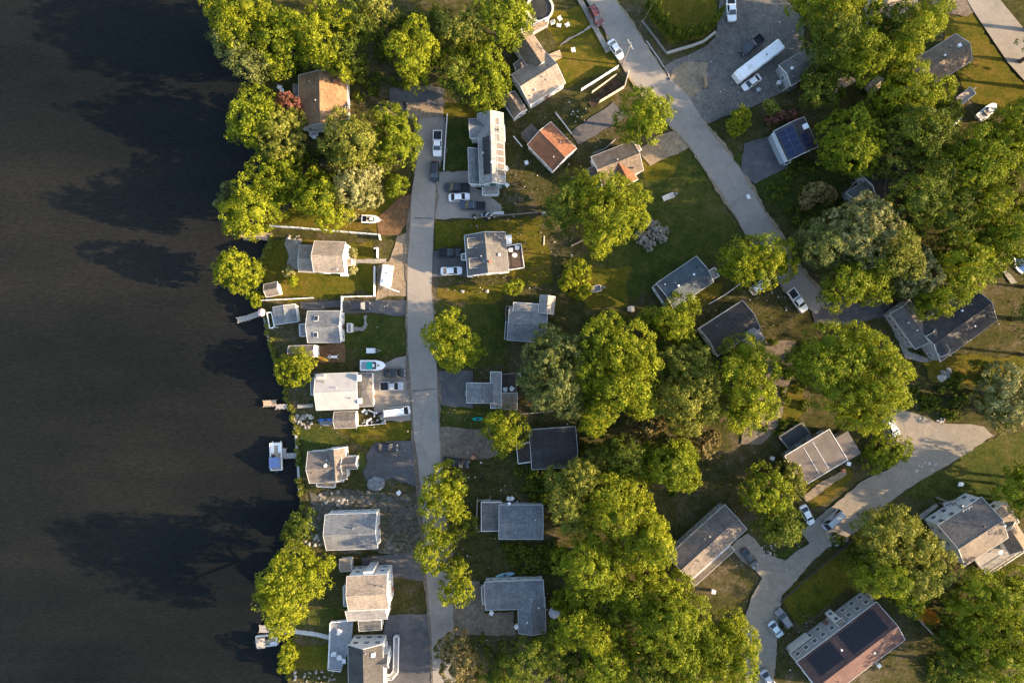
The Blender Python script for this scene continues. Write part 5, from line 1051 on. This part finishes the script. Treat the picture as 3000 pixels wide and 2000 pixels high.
def wall_run(name, label, pts, w, z0, z1, m, cat='wall'):
    """low wall or kerb of separate blocks along a line"""
    p0 = P(*pts[0]); t = thing(name, label, cat, p0); rng = random.Random(len(label)); me = {}
    for a, b in zip(pts, pts[1:]):
        a = P(*a)-p0; b = P(*b)-p0; L = (b-a).length; n = max(1, round(L/1.4)); az = math.atan2(b.y-a.y, b.x-a.x); k = round(L/n, 3)
        if k not in me: me[k] = MB().box(.015, L/n-.015, -w/2, w/2, z0, z1).mesh('block'); me[k].materials.append(m)
        for i in range(n): obj('block', me[k], None, t, loc=a+(b-a)*(i/n)+Vector((rng.gauss(0,.02), rng.gauss(0,.02), rng.uniform(-.03,.03))), rz=az)
    return t
wall_run('sea_wall', 'straight pale concrete sea wall by the pontoon boat', [(866,1256),(871,1330),(878,1437)], .5, -1.3, .12, CONC)
wall_run('sea_wall', 'old grey sea wall beside the boathouse', [(774,930),(790,1010),(806,1062),(818,1096)], .4, -1.3, .1, STONE)
wall_run('sea_wall', 'mossy sea wall along the golden lawn', [(792,702),(770,745),(758,800),(752,856)], .4, -1.3, .06, STONE)
wall_run('stone_wall', 'curved pale stone wall outside the evergreen ring', [(1952,158),(1985,148),(2030,135),(2060,124),(2095,96)], .5, 0, .6, STONEW)
wall_run('stone_wall', 'low stone edging along the left side of the evergreen ring', [(1880,62),(1915,108),(1952,158)], .35, 0, .4, STONE)
wall_run('kerb', 'pale kerb on the right of the diagonal road', [(1893,120),(1925,165),(1955,212),(1968,240)], .25, 0, .14, CONC, 'kerb')
wall_run('retaining_wall', 'tan timber retaining wall under the big yellow-green tree', [(1672,722),(1696,710),(1722,698)], .3, 0, .8, WOODT)
def dock(label, pts, w, m=WOODG, z=.15, post=True):
    """boards laid across a line of stringers, on piles"""
    p0 = P(*pts[0]); t = thing('dock', label, 'dock', (p0.x, p0.y, 0)); rng = random.Random(len(label)*3)
    for a, b in zip(pts, pts[1:]):
        a = P(*a)-p0; b = P(*b)-p0; L = (b-a).length; n = max(2, round(L/.8)); az = math.atan2(b.y-a.y, b.x-a.x); me = MB().box(.012, L/n-.012, -w/2, w/2, z-.08, z).mesh('plank'); me.materials.append(m)
        for i in range(n): q = a+(b-a)*(i/n); obj('plank', me, None, t, loc=(q.x, q.y, rng.uniform(-.008,.008)), rz=az)
        nrm = Vector((-(b-a).y, (b-a).x, 0)).normalized()*(w*.42); g = MB()
        for s_ in (-1, 1): g.bar((a.x+nrm.x*s_, a.y+nrm.y*s_, z-.18), (b.x+nrm.x*s_, b.y+nrm.y*s_, z-.18), .12, .2)
        g.build('stringer', WOODD, t)
        pm = MB().tube([(0,0,-2),(0,0,z+.25)], .1, 7).mesh('pile'); pm.materials.append(WOOD)
        for i in range(0, n+1, max(1, n//3)):
            for s_ in (-1, 1): q = a+(b-a)*(i/n)+nrm*s_*1.15; obj('pile', pm, None, t, loc=(q.x, q.y, 0))
    return t
dock('wide tan wooden dock at the end of the long white fence', [(707,683),(795,695)], 1.7, WOODT)
dock('small float beside the wide tan dock', [(715,697),(742,699)], .7, WOODG, -.1)
dock('narrow grey pier by the boathouse', [(696,938),(726,931),(772,914)], 1.15, WOODG)
dock('left plank platform off the shore by the slab walk', [(772,1182),(810,1180)], 1.4, WOODT)
dock('right plank platform off the shore by the slab walk', [(808,1191),(843,1190)], 1.1, WOODG)
dock('T-shaped grey dock beside the pontoon boat with blue canopy', [(875,1333),(828,1335),(832,1312)], 1.15, WOODG)
dock('broad dark dock platform under the golden shore tree', [(760,1840),(860,1846)], 1.6, WOODG)
dock('long pale gangway from the bottom dock to the house deck', [(862,1848),(925,1856),(976,1868)], .95, mat('pale_decking', (.4, .4, .37), .85, .15))
# ------------------------------------------------------------------ rocks, stones, clutter
def rockmesh(seed, n=1):
    rg = np.random.default_rng(seed); v, f = ico(1); v = v*(1+.18*rg.normal(size=(len(v), 1)))*np.array([1, .8, .55]); me = bpy.data.meshes.new('stone'); me.from_pydata(v.tolist(), [], f.tolist()); return me
RK = [rockmesh(i) for i in range(4)]; RKW = [rockmesh(i+9) for i in range(3)]
for q in RK: q.materials.append(STONE)
for q in RKW: q.materials.append(STONEW)
def rockpile(label, cx, cy, wx, wy, n, rmin, rmax, pale=.3, seed=1):
    p0 = P(cx, cy); t = thing('stone_pile', label, 'stones', p0); rng = random.Random(seed)
    for i in range(n):
        o = obj('stone', rng.choice(RKW if rng.random() < pale else RK), None, t, loc=(rng.uniform(-wx, wx)*S, rng.uniform(-wy, wy)*S, rng.uniform(.02,.15)), rz=rng.uniform(0, 6)); r = rng.uniform(rmin, rmax); o.scale = (r, r, r)
rockpile('rough rubble of pale stones on the shore by the long brown shed', 890, 1235, 30, 20, 40, .18, .5, .3)
rockpile('stones on the bank beside the golden shore tree', 915, 1578, 24, 20, 16, .25, .6, .5, 2)
rockpile('rubble bank at the bottom left corner by the deck', 920, 1985, 60, 22, 44, .15, .42, .15, 3)
rockpile('scattered stones on the bank left of the lake cottage', 800, 205, 40, 20, 14, .2, .5, .3, 4)
rockpile('stones around the patio edge of the white house', 862, 700, 22, 9, 12, .25, .6, .3, 5)
rockpile('stone heap at the right of the two-storey house yard', 2540, 1745, 20, 12, 16, .25, .7, .5, 6)
rockpile('broken stones at the edge of the sunny road by the grey van', 2440, 1580, 45, 16, 24, .25, .7, .5, 7)
rockpile('row of small white stones beside the asphalt drive', 1702, 336, 30, 22, 10, .1, .22, .9, 8)
rockpile('pale boulders on the lawn below the dark slate house', 2762, 1097, 22, 14, 6, .5, 1.2, .6, 9)
rockpile('stones and rubble on the rough gravel yard', 1000, 1460, 85, 20, 36, .2, .6, .3, 10)
rockpile('rubble at the drive edge below the black car', 2230, 1610, 40, 22, 22, .2, .55, .5, 11)
rockpile('rocks along the top of the sunny turning area', 2700, 1235, 70, 10, 26, .2, .6, .4, 12)
rockpile('grey rubble on the junction verge', 2690, 1368, 60, 14, 26, .2, .6, .4, 13)
def boulder(px, py, r, label, m=None, name='boulder'):
    p = P(px, py); o = obj(name, rockmesh(int(px+py)), m or STONEW, loc=(p.x, p.y, r*.3)); o.scale = (r, r, r); tag(o, label, 'stone')
boulder(1355, 853, .45, 'left of two pale stones on the yellow lawn strip'); boulder(1427, 853, .5, 'right of two pale stones on the yellow lawn strip')
boulder(1917, 284, .55, 'uppermost of three white stones beside the round roadside tree', WHITE); boulder(1933, 303, .5, 'middle of three white stones beside the round roadside tree', WHITE); boulder(1941, 318, .5, 'lowest of three white stones beside the round roadside tree', WHITE)
boulder(1848, 905, .9, 'pale boulder at the tip of the sunlit lawn')
boulder(2812, 1417, .7, 'white stone on the lawn above the grey house', WHITE)
def tarp_pile(px, py, rx, ry, h, label, m=TARP, name='tarp_covered_pile', cat='tarp'):
    p = P(px, py); rg = np.random.default_rng(int(px)); v, f = ico(3); v = v*np.array([rx, ry, h])*(1+.1*rg.normal(size=(len(v), 1))*.6); v[:, 2] = np.maximum(v[:, 2], -.05)
    me = bpy.data.meshes.new(name); me.from_pydata(v.tolist(), [], f.tolist()); tag(obj(name, me, m, loc=(p.x, p.y, .05)), label, cat)
tarp_pile(1102, 1416, 2.0, 1.6, 1.1, 'grey tarp-covered pile at the corner of the dark drive')
tarp_pile(1052, 1352, 1.7, 2.2, 1.3, 'grey clipped hedge mound in front of the brown gabled house', PAL['grey'], 'hedge', 'hedge')
tarp_pile(957, 1238, 1.6, .7, .5, 'grey cover lying below the blue kayak')
def bin_(px, py, label, m, s_=.35, hh=1.05):
    p = P(px, py); t = thing('bin', label, 'bin', p, px*.1); MB().loft([[(-s_*.85,-s_*.85,0),(s_*.85,-s_*.85,0),(s_*.85,s_*.85,0),(-s_*.85,s_*.85,0)],[(-s_,-s_,hh),(s_,-s_,hh),(s_,s_,hh),(-s_,s_,hh)]]).build('body', m, t); MB().box(-s_-.05,s_+.05,-s_-.05,s_+.1,hh,hh+.1).build('lid', m, t)
for x, y, lb, m_ in [(2217,268,'grey bin on the dirt lot below the white sedan',METAL),(2277,247,'pale bin left of the dark garage corner',TRIM),(1387,1337,'tan box beside the dark pickup',TERRA),(2087,1728,'white box on the yard below the tan wing',WHITE),(2210,1947,'pale chest by the yellow tree at the lower road',TRIM),(2604,1832,'white chest right of the two-storey house',WHITE),(2568,1943,'round pale tub below the two-storey house',TRIM),
    (1440,1790,'white canister below the L-shaped house',WHITE),(1513,1830,'white canister at the L-shaped house wing',WHITE),(2258,1340,'pale bin left of the flat brown roof',TRIM),(2480,1355,'white chest at the flat roof corner',WHITE),(2466,1376,'pink box on the front walk of the flat-roofed house',TERRA),(1490,1457,'left white tank behind the carport house',WHITE),(1500,1457,'right white tank behind the carport house',WHITE),(1515,1470,'grey unit behind the carport house',METAL),(2027,873,'white tank beside the slate-blue cottage',WHITE),(1521,1098,'white cooler right of the brown deck',WHITE),(1170,1440,'white drum beside the lakeside road',WHITE),(1485,545,'white pot east of the solar-panelled house',WHITE),(1542,480,'white planter east of the solar-panelled house',WHITE),(1484,497,'white propane tank along the solar-panelled house',WHITE)]: bin_(x, y, lb, m_)
CH = []
def chair(px, py, ang, label, m=WHITE):
    p = P(px, py)
    if not CH:
        t = thing('garden_chair', label, 'chair', p, R(ang)); MB().box(-.32,.32,-.32,.32,.36,.42).build('seat', m, t); MB().loft([[(-.3,-.32,.4),(-.3,.32,.4),(-.24,.32,.4),(-.24,-.32,.4)],[(-.5,-.28,1.0),(-.5,.28,1.0),(-.45,.28,1.0),(-.45,-.28,1.0)]]).build('backrest', m, t)
        lg = MB().box(-.03,.03,-.03,.03,0,.38).mesh('leg'); lg.materials.append(m)
        for x in (-.28,.28):
            for y in (-.3,.3): obj('leg', lg, None, t, loc=(x, y, 0))
        ar = MB().box(-.34,.36,-.05,.05,.6,.64).mesh('armrest'); ar.materials.append(m)
        for y in (-.36,.36): obj('armrest', ar, None, t, loc=(0, y, 0))
        CH.append(t)
    else: t = copytree(CH[0]); t.location = p; t.rotation_euler = (0, 0, R(ang)); t['label'] = label
    t.scale = (1.15,)*3; return t
for x, y, a, lb in [(822,258,80,'upper white chair by the copper-leaved tree'),(828,270,200,'lower white chair by the copper-leaved tree'),(918,398,0,'left white chair below the lake cottage deck'),(929,396,180,'right white chair below the lake cottage deck'),(1640,58,30,'white chair on the lawn nearest the round pool'),(1637,78,80,'second white chair on the lawn by the round pool'),(1618,70,200,'third white chair at the pool deck corner'),(1661,76,120,'white chair farthest from the pool on the lawn'),(1680,150,10,'lone white chair on the sunny lawn'),
    (1480,1138,90,'left tan chair on the brown deck'),(1500,1136,60,'right tan chair on the brown deck'),(1498,735,0,'left chair on the railed rear deck'),(1515,728,90,'right chair on the railed rear deck'),(2190,578,20,'white chair lying on the diagonal road'),(848,1490,0,'white chair'),(1595,628,60,'white swing chair left of the dark green tree')]:
    if lb != 'white chair':
        c = chair(x, y, a, lb)
        if 'deck' in lb and 'below' not in lb and 'corner' not in lb: c.location.z = 1.0 if 'rear' in lb else .8
def table(px, py, r, label, m=WHITE, z=.72):
    p = P(px, py); t = thing('garden_table', label, 'table', p); MB().lathe([(0, z), (r, z), (r, z+.05), (0, z+.05)], 14).build('table_top', m, t)
    for i in range(4): a = i*math.pi/2+.7; MB().bar((math.cos(a)*r*.6, math.sin(a)*r*.6, z), (math.cos(a)*r*.75, math.sin(a)*r*.75, 0), .05).build('leg', m, t)
table(923, 404, .5, 'round white table below the lake cottage deck'); table(1508, 750, .55, 'round table on the railed rear deck', TRIM, 1.7); table(2915, 1610, .5, 'round table on the right edge house deck', TRIM, 1.7)
table(1000, 1915, .6, 'round table on the blue-grey deck of the bottom edge house', TRIM, 1.72)
for x, y, a, lb in [(985,1905,0,'left chair on the blue-grey deck of the bottom edge house'),(1012,1925,180,'right chair on the blue-grey deck of the bottom edge house'),(1000,1840,60,'chair at the upper end of the blue-grey deck')]: chair(x, y, a, lb).location.z = 1.0
# parasol
p = P(1625, 1795, 2.5); t = thing('parasol', 'pale octagonal parasol right of the L-shaped house', 'parasol', (p.x, p.y, 0))
MB().lathe([(0, 2.75), (.7, 2.6), (1.35, 2.3), (1.33, 2.24), (0, 2.6)], 8).build('canopy', mat('parasol_cloth', (.5, .47, .5), .8, .08), t); MB().tube([(0,0,0),(0,0,2.7)], .03, 6).build('pole', METAL, t); MB().lathe([(0,.12),(.3,.1),(.32,0)], 12).build('base', CONC, t)
p = P(766, 915, 2.2); t = thing('parasol', 'red and white tilted parasol on the narrow pier', 'parasol', (p.x, p.y, 0))
MB().lathe([(0, 2.6), (.5, 2.45), (.9, 2.15), (.88, 2.1), (0, 2.45)], 8).build('canopy', mat('pink_cloth', (.6, .4, .38), .8, .35, 1.6), t); MB().tube([(0,0,0),(0,0,2.5)], .03, 6).build('pole', METAL, t)
# pools
p = P(1581, 32); t = thing('round_pool', 'round above-ground pool with dark water at the top', 'pool', p)
POOLW = mat('pool_water', (.035, .03, .02), .08, .4, .6, .3, spec=.5)
MB().lathe([(2.75,0),(2.85,1.2),(3.05,1.22),(3.05,1.3),(2.6,1.3),(2.6,.9)], 28).build('rim', CREAM, t); MB().lathe([(2.6,1.0),(0,1.0)], 28).build('water', POOLW, t)
MB().box(2.7,3.1,-.5,.5,0,1.9).build('ladder', WHITE, t, rz=R(-60))
p = P(3012, 762); t = thing('swimming_pool', 'blue swimming pool with white rim cut by the right edge', 'pool', p)
MB().lathe([(3.4,0),(3.4,.35),(3.0,.35),(3.0,.1)], 24).build('rim', WHITE, t); MB().lathe([(3.0,.2),(0,.2)], 24).build('water', mat('blue_pool_water', (.05, .11, .3), .08, .2, .6, .2), t)
# garden between the fences
fence('short cream fence along the left of the garden soil', [(1734,273),(1768,248),(1803,223)], CREAM, 1.0)
# catch basins
for x, y, lb in ((1957, 233, 'square drain grate near the right kerb of the diagonal road'), (1908, 259, 'square drain grate in the middle of the diagonal road')):
    p = P(x, y); t = thing('drain_grate', lb, 'drain', (p.x, p.y, ZS[0]+.01), .6); g = MB()
    for i in range(5): g.box(-.35+.16*i,-.27+.16*i,-.35,.35,0,.03)
    g.build('bar', DARK, t); MB().box(-.42,-.36,-.42,.42,0,.035).box(.36,.42,-.42,.42,0,.035).box(-.36,.36,.36,.42,0,.035).box(-.36,.36,-.42,-.36,0,.035).build('frame', METAL, t)
# utility poles and wires
def pole(px, py, h_, ang, label, arm=True):
    p = P(px, py); t = thing('utility_pole', label, 'pole', p, R(ang)); MB().tube([(0,0,-.3),(0,0,h_)], [.17,.11], 9).build('shaft', WOODG, t)
    if arm:
        MB().box(-.07,.07,-1.1,1.1,h_-.9,h_-.75).build('crossarm', WOODG, t)
        for y in (-1,-.4,.4,1): MB().lathe([(0,h_-.5),(.06,h_-.52),(.05,h_-.75),(0,h_-.75)], 8, (0,y)).build('insulator', WHITE, t)
        MB().tube([(.32,0,h_-2.6),(.32,0,h_-1.7)], .22, 10).build('transformer', METAL, t)
    return t
pole(1823, 190, 11, 30, 'tall utility pole beside the white sedan on the diagonal road'); pole(2742, 1456, 11, 120, 'utility pole by the walk to the grey house', True)
pole(1399, 668, 3.2, 0, 'short white post above the charcoal roof', False); pole(1672, 755, 4.5, 0, 'thin white pole below the dark green tree', False)
def wire(a, b, za, zb, sag, label):
    A = P(*a)+Vector((0,0,za)); B = P(*b)+Vector((0,0,zb)); n = 14; o = MB().tube([A.lerp(B, i/n)-Vector((0,0,sag*4*(i/n)*(1-i/n))) for i in range(n+1)], .02, 4).build('overhead_wire', DARK); tag(o, label, 'wire')
wire((1823,190),(1960,-60),10.4,10.4,.8,'overhead wire leaving the tall utility pole to the upper right'); wire((1823,190),(1640,150),9.8,4.2,.5,'overhead wire from the tall utility pole to the T-shaped house')
# junk pile beside the van
p = P(1095, 1220); t = thing('junk_pile', 'heap of junk and lumber between the long shed and white van', 'junk', p); rng = random.Random(8)
for i in range(34):
    x, y = rng.uniform(-2.6,2.6), rng.uniform(-1.6,1.4); m_ = rng.choice([WOOD, WOODD, TRIM, RUBBER, METAL, WOODT, WHITE])
    MB().cbox((0,0,0), (rng.uniform(.25,1.3), rng.uniform(.15,.5), rng.uniform(.15,.6))).build('item', m_, t, loc=(x, y, rng.uniform(.1,.35)), rz=rng.uniform(0,3))
p = P(1415, 632); t = thing('junk_pile', 'dark row of clutter along the lower side of the parking court', 'junk', p)
for i in range(22):
    m_ = rng.choice([RUBBER, DARK, METAL, WOODD, TRIM]); MB().cbox((0,0,0), (rng.uniform(.3,1.1), rng.uniform(.2,.5), rng.uniform(.3,.9))).build('item', m_, t, loc=(rng.uniform(-2.6,2.6), rng.uniform(-.7,.5), .35), rz=rng.uniform(0,3))
p = P(1463, 626); t = thing('bench', 'white bench at the right end of the parking court clutter', 'bench', p, .05)
MB().box(-1.0,1.0,-.25,.25,.4,.47).build('seat', WHITE, t); MB().box(-1.0,1.0,.22,.28,.5,.95).build('backrest', WHITE, t)
for x in (-.85,.85): MB().box(x-.05,x+.05,-.22,.22,0,.4).build('leg', WHITE, t)
for x, y, a, L, m_, lb in [(1517,415,-50,3.0,WHITE,'white board lying east of the solar-panelled house'),(1594,705,88,2.0,CREAM,'cream plank standing on the lawn left of the white pole'),(1142,845,-20,4.6,WHITE,'white pole lying below the white camper'),(1530,190,-60,1.6,TRIM,'grey board beside the T-shaped house')]:
    p = P(x, y); o = MB().box(-L/2,L/2,-.12,.12,0,.14).build('board', m_, loc=(p.x, p.y, .06), rz=R(a)); tag(o, lb, 'board')
p = P(980, 1045); t = thing('swing_seat', 'white frame swing on the orange patio', 'swing', p)
for x in (-.9, .9): MB().bar((x,-.6,0),(x,0,1.9),.07).bar((x,.6,0),(x,0,1.9),.07).build('leg', WHITE, t)
MB().bar((-1,0,1.9),(1,0,1.9),.08).build('top_rail', WHITE, t); MB().box(-.7,.7,-.25,.25,.5,.56).box(-.7,.7,.25,.3,.56,1.0).build('seat', WHITE, t)
# ------------------------------------------------------------------ undergrowth and loose litter nobody could count
def scatter_polys(n, polys, rg):
    out = []
    for poly in polys:
        q = np.array([P(*p)[:2] for p in poly]); lo, hi = q.min(0), q.max(0); k = 0
        while k < n:
            x = rg.uniform(lo, hi); ins = False; j = len(q)-1
            for i in range(len(q)):
                if (q[i,1] > x[1]) != (q[j,1] > x[1]) and x[0] < (q[j,0]-q[i,0])*(x[1]-q[i,1])/(q[j,1]-q[i,1])+q[i,0]: ins = not ins
                j = i
            if ins: out.append(x)
            k += 1
    return out
rg = np.random.default_rng(3)
SG = []
for (xa, ya), (xb, yb) in zip(SHORE[1:], SHORE[2:-1]):
    n = max(2, int(math.hypot(xb-xa, yb-ya)/9))
    for i in range(n):
        t_ = (i+rg.random())/n; q = P(xa+(xb-xa)*t_+rg.normal(3, 4), ya+(yb-ya)*t_)
        if rg.random() < .7: r_ = rg.uniform(.25, .65); SG.append(((q.x, q.y, .02), (r_, r_, r_*.8)))
tag(obj('bank_plants', crown(SG, 99, .17, .9, .4), PAL['olv']), 'low weeds and reeds growing along the lake bank', None, None, 'stuff')
UG = scatter_polys(60, [[(700,60),(900,60),(900,230),(760,240)],[(760,420),(960,430),(1000,520),(800,640)],[(1040,60),(1290,40),(1300,250),(1040,290)],[(1700,930),(1900,930),(2100,1000),(2090,1290),(1700,1260)],[(1650,1300),(2040,1290),(2030,1440),(1900,1500),(1660,1560)],[(1400,1860),(1700,1780),(2060,1740),(2060,2000),(1400,2000)],
   [(2330,440),(2480,600),(2350,690),(2230,560)],[(2560,430),(2990,380),(2990,740),(2600,860)],[(2380,30),(2720,60),(2640,240),(2420,300)],[(2420,1560),(2780,1640),(2760,1760),(2620,1760)],[(2750,1700),(2990,1700),(2990,2000),(2700,2000)],[(2660,1100),(2900,1060),(2990,1230),(2780,1230),(2640,1170)],[(2080,960),(2400,1000),(2350,1240),(2200,1300)],[(1500,1380),(1660,1330),(1660,1460),(1560,1470)],[(1480,1590),(1660,1590),(1640,1670),(1500,1670)]], rg)
o = obj('undergrowth', crown([((x, y, .25), (rg.uniform(.5,1.2), rg.uniform(.5,1.2), rg.uniform(.4,.9))) for x, y in UG], 77, .22, .7, .6), PAL['drk']); tag(o, 'low tangled undergrowth beneath the trees', None, None, 'stuff')
LITP = [[(880,880),(1240,880),(1260,1640),(900,1640)],[(1290,1060),(1700,1080),(1700,1480),(1300,1480)],[(2050,860),(2400,840),(2300,1000),(2050,1010)],[(2110,1480),(2420,1500),(2300,1760),(2180,1800)],[(1480,280),(1800,300),(1850,520),(1500,640)],[(2100,30),(2400,60),(2300,340),(2000,330)],[(1380,560),(1690,600),(1690,860),(1290,860)],[(2600,900),(2990,860),(2990,1140),(2600,1100)],[(2240,1780),(2420,1800),(2300,2000),(2200,2000)],[(1290,1500),(1650,1450),(1640,1900),(1300,1900)]]
for nm_, mt_, n_, r0_, r1_, lb_ in (('litter', STONE, 230, .05, .22, 'small stones and litter strewn over the yards'), ('scraps', TRIM, 34, .08, .26, 'pale scraps and odds and ends lying about the yards')):
    V = []; F = []
    for x, y in scatter_polys(n_, LITP, rg):
        r = rg.uniform(r0_, r1_)*rg.uniform(.5, 1); a = rg.uniform(0,3); k = len(V); z = rg.uniform(.02,.1)+ZS[0]
        for i in range(4): t_ = a+i*math.pi/2; V.append((x+r*math.cos(t_)*rg.uniform(.6,1.4), y+r*math.sin(t_), z*.5))
        V.append((x, y, z+r*.5)); F += [(k,k+1,k+4),(k+1,k+2,k+4),(k+2,k+3,k+4),(k+3,k,k+4)]
    me = bpy.data.meshes.new(nm_); me.from_pydata(V, [], F); tag(obj(nm_, me, mt_), lb_, None, None, 'stuff')
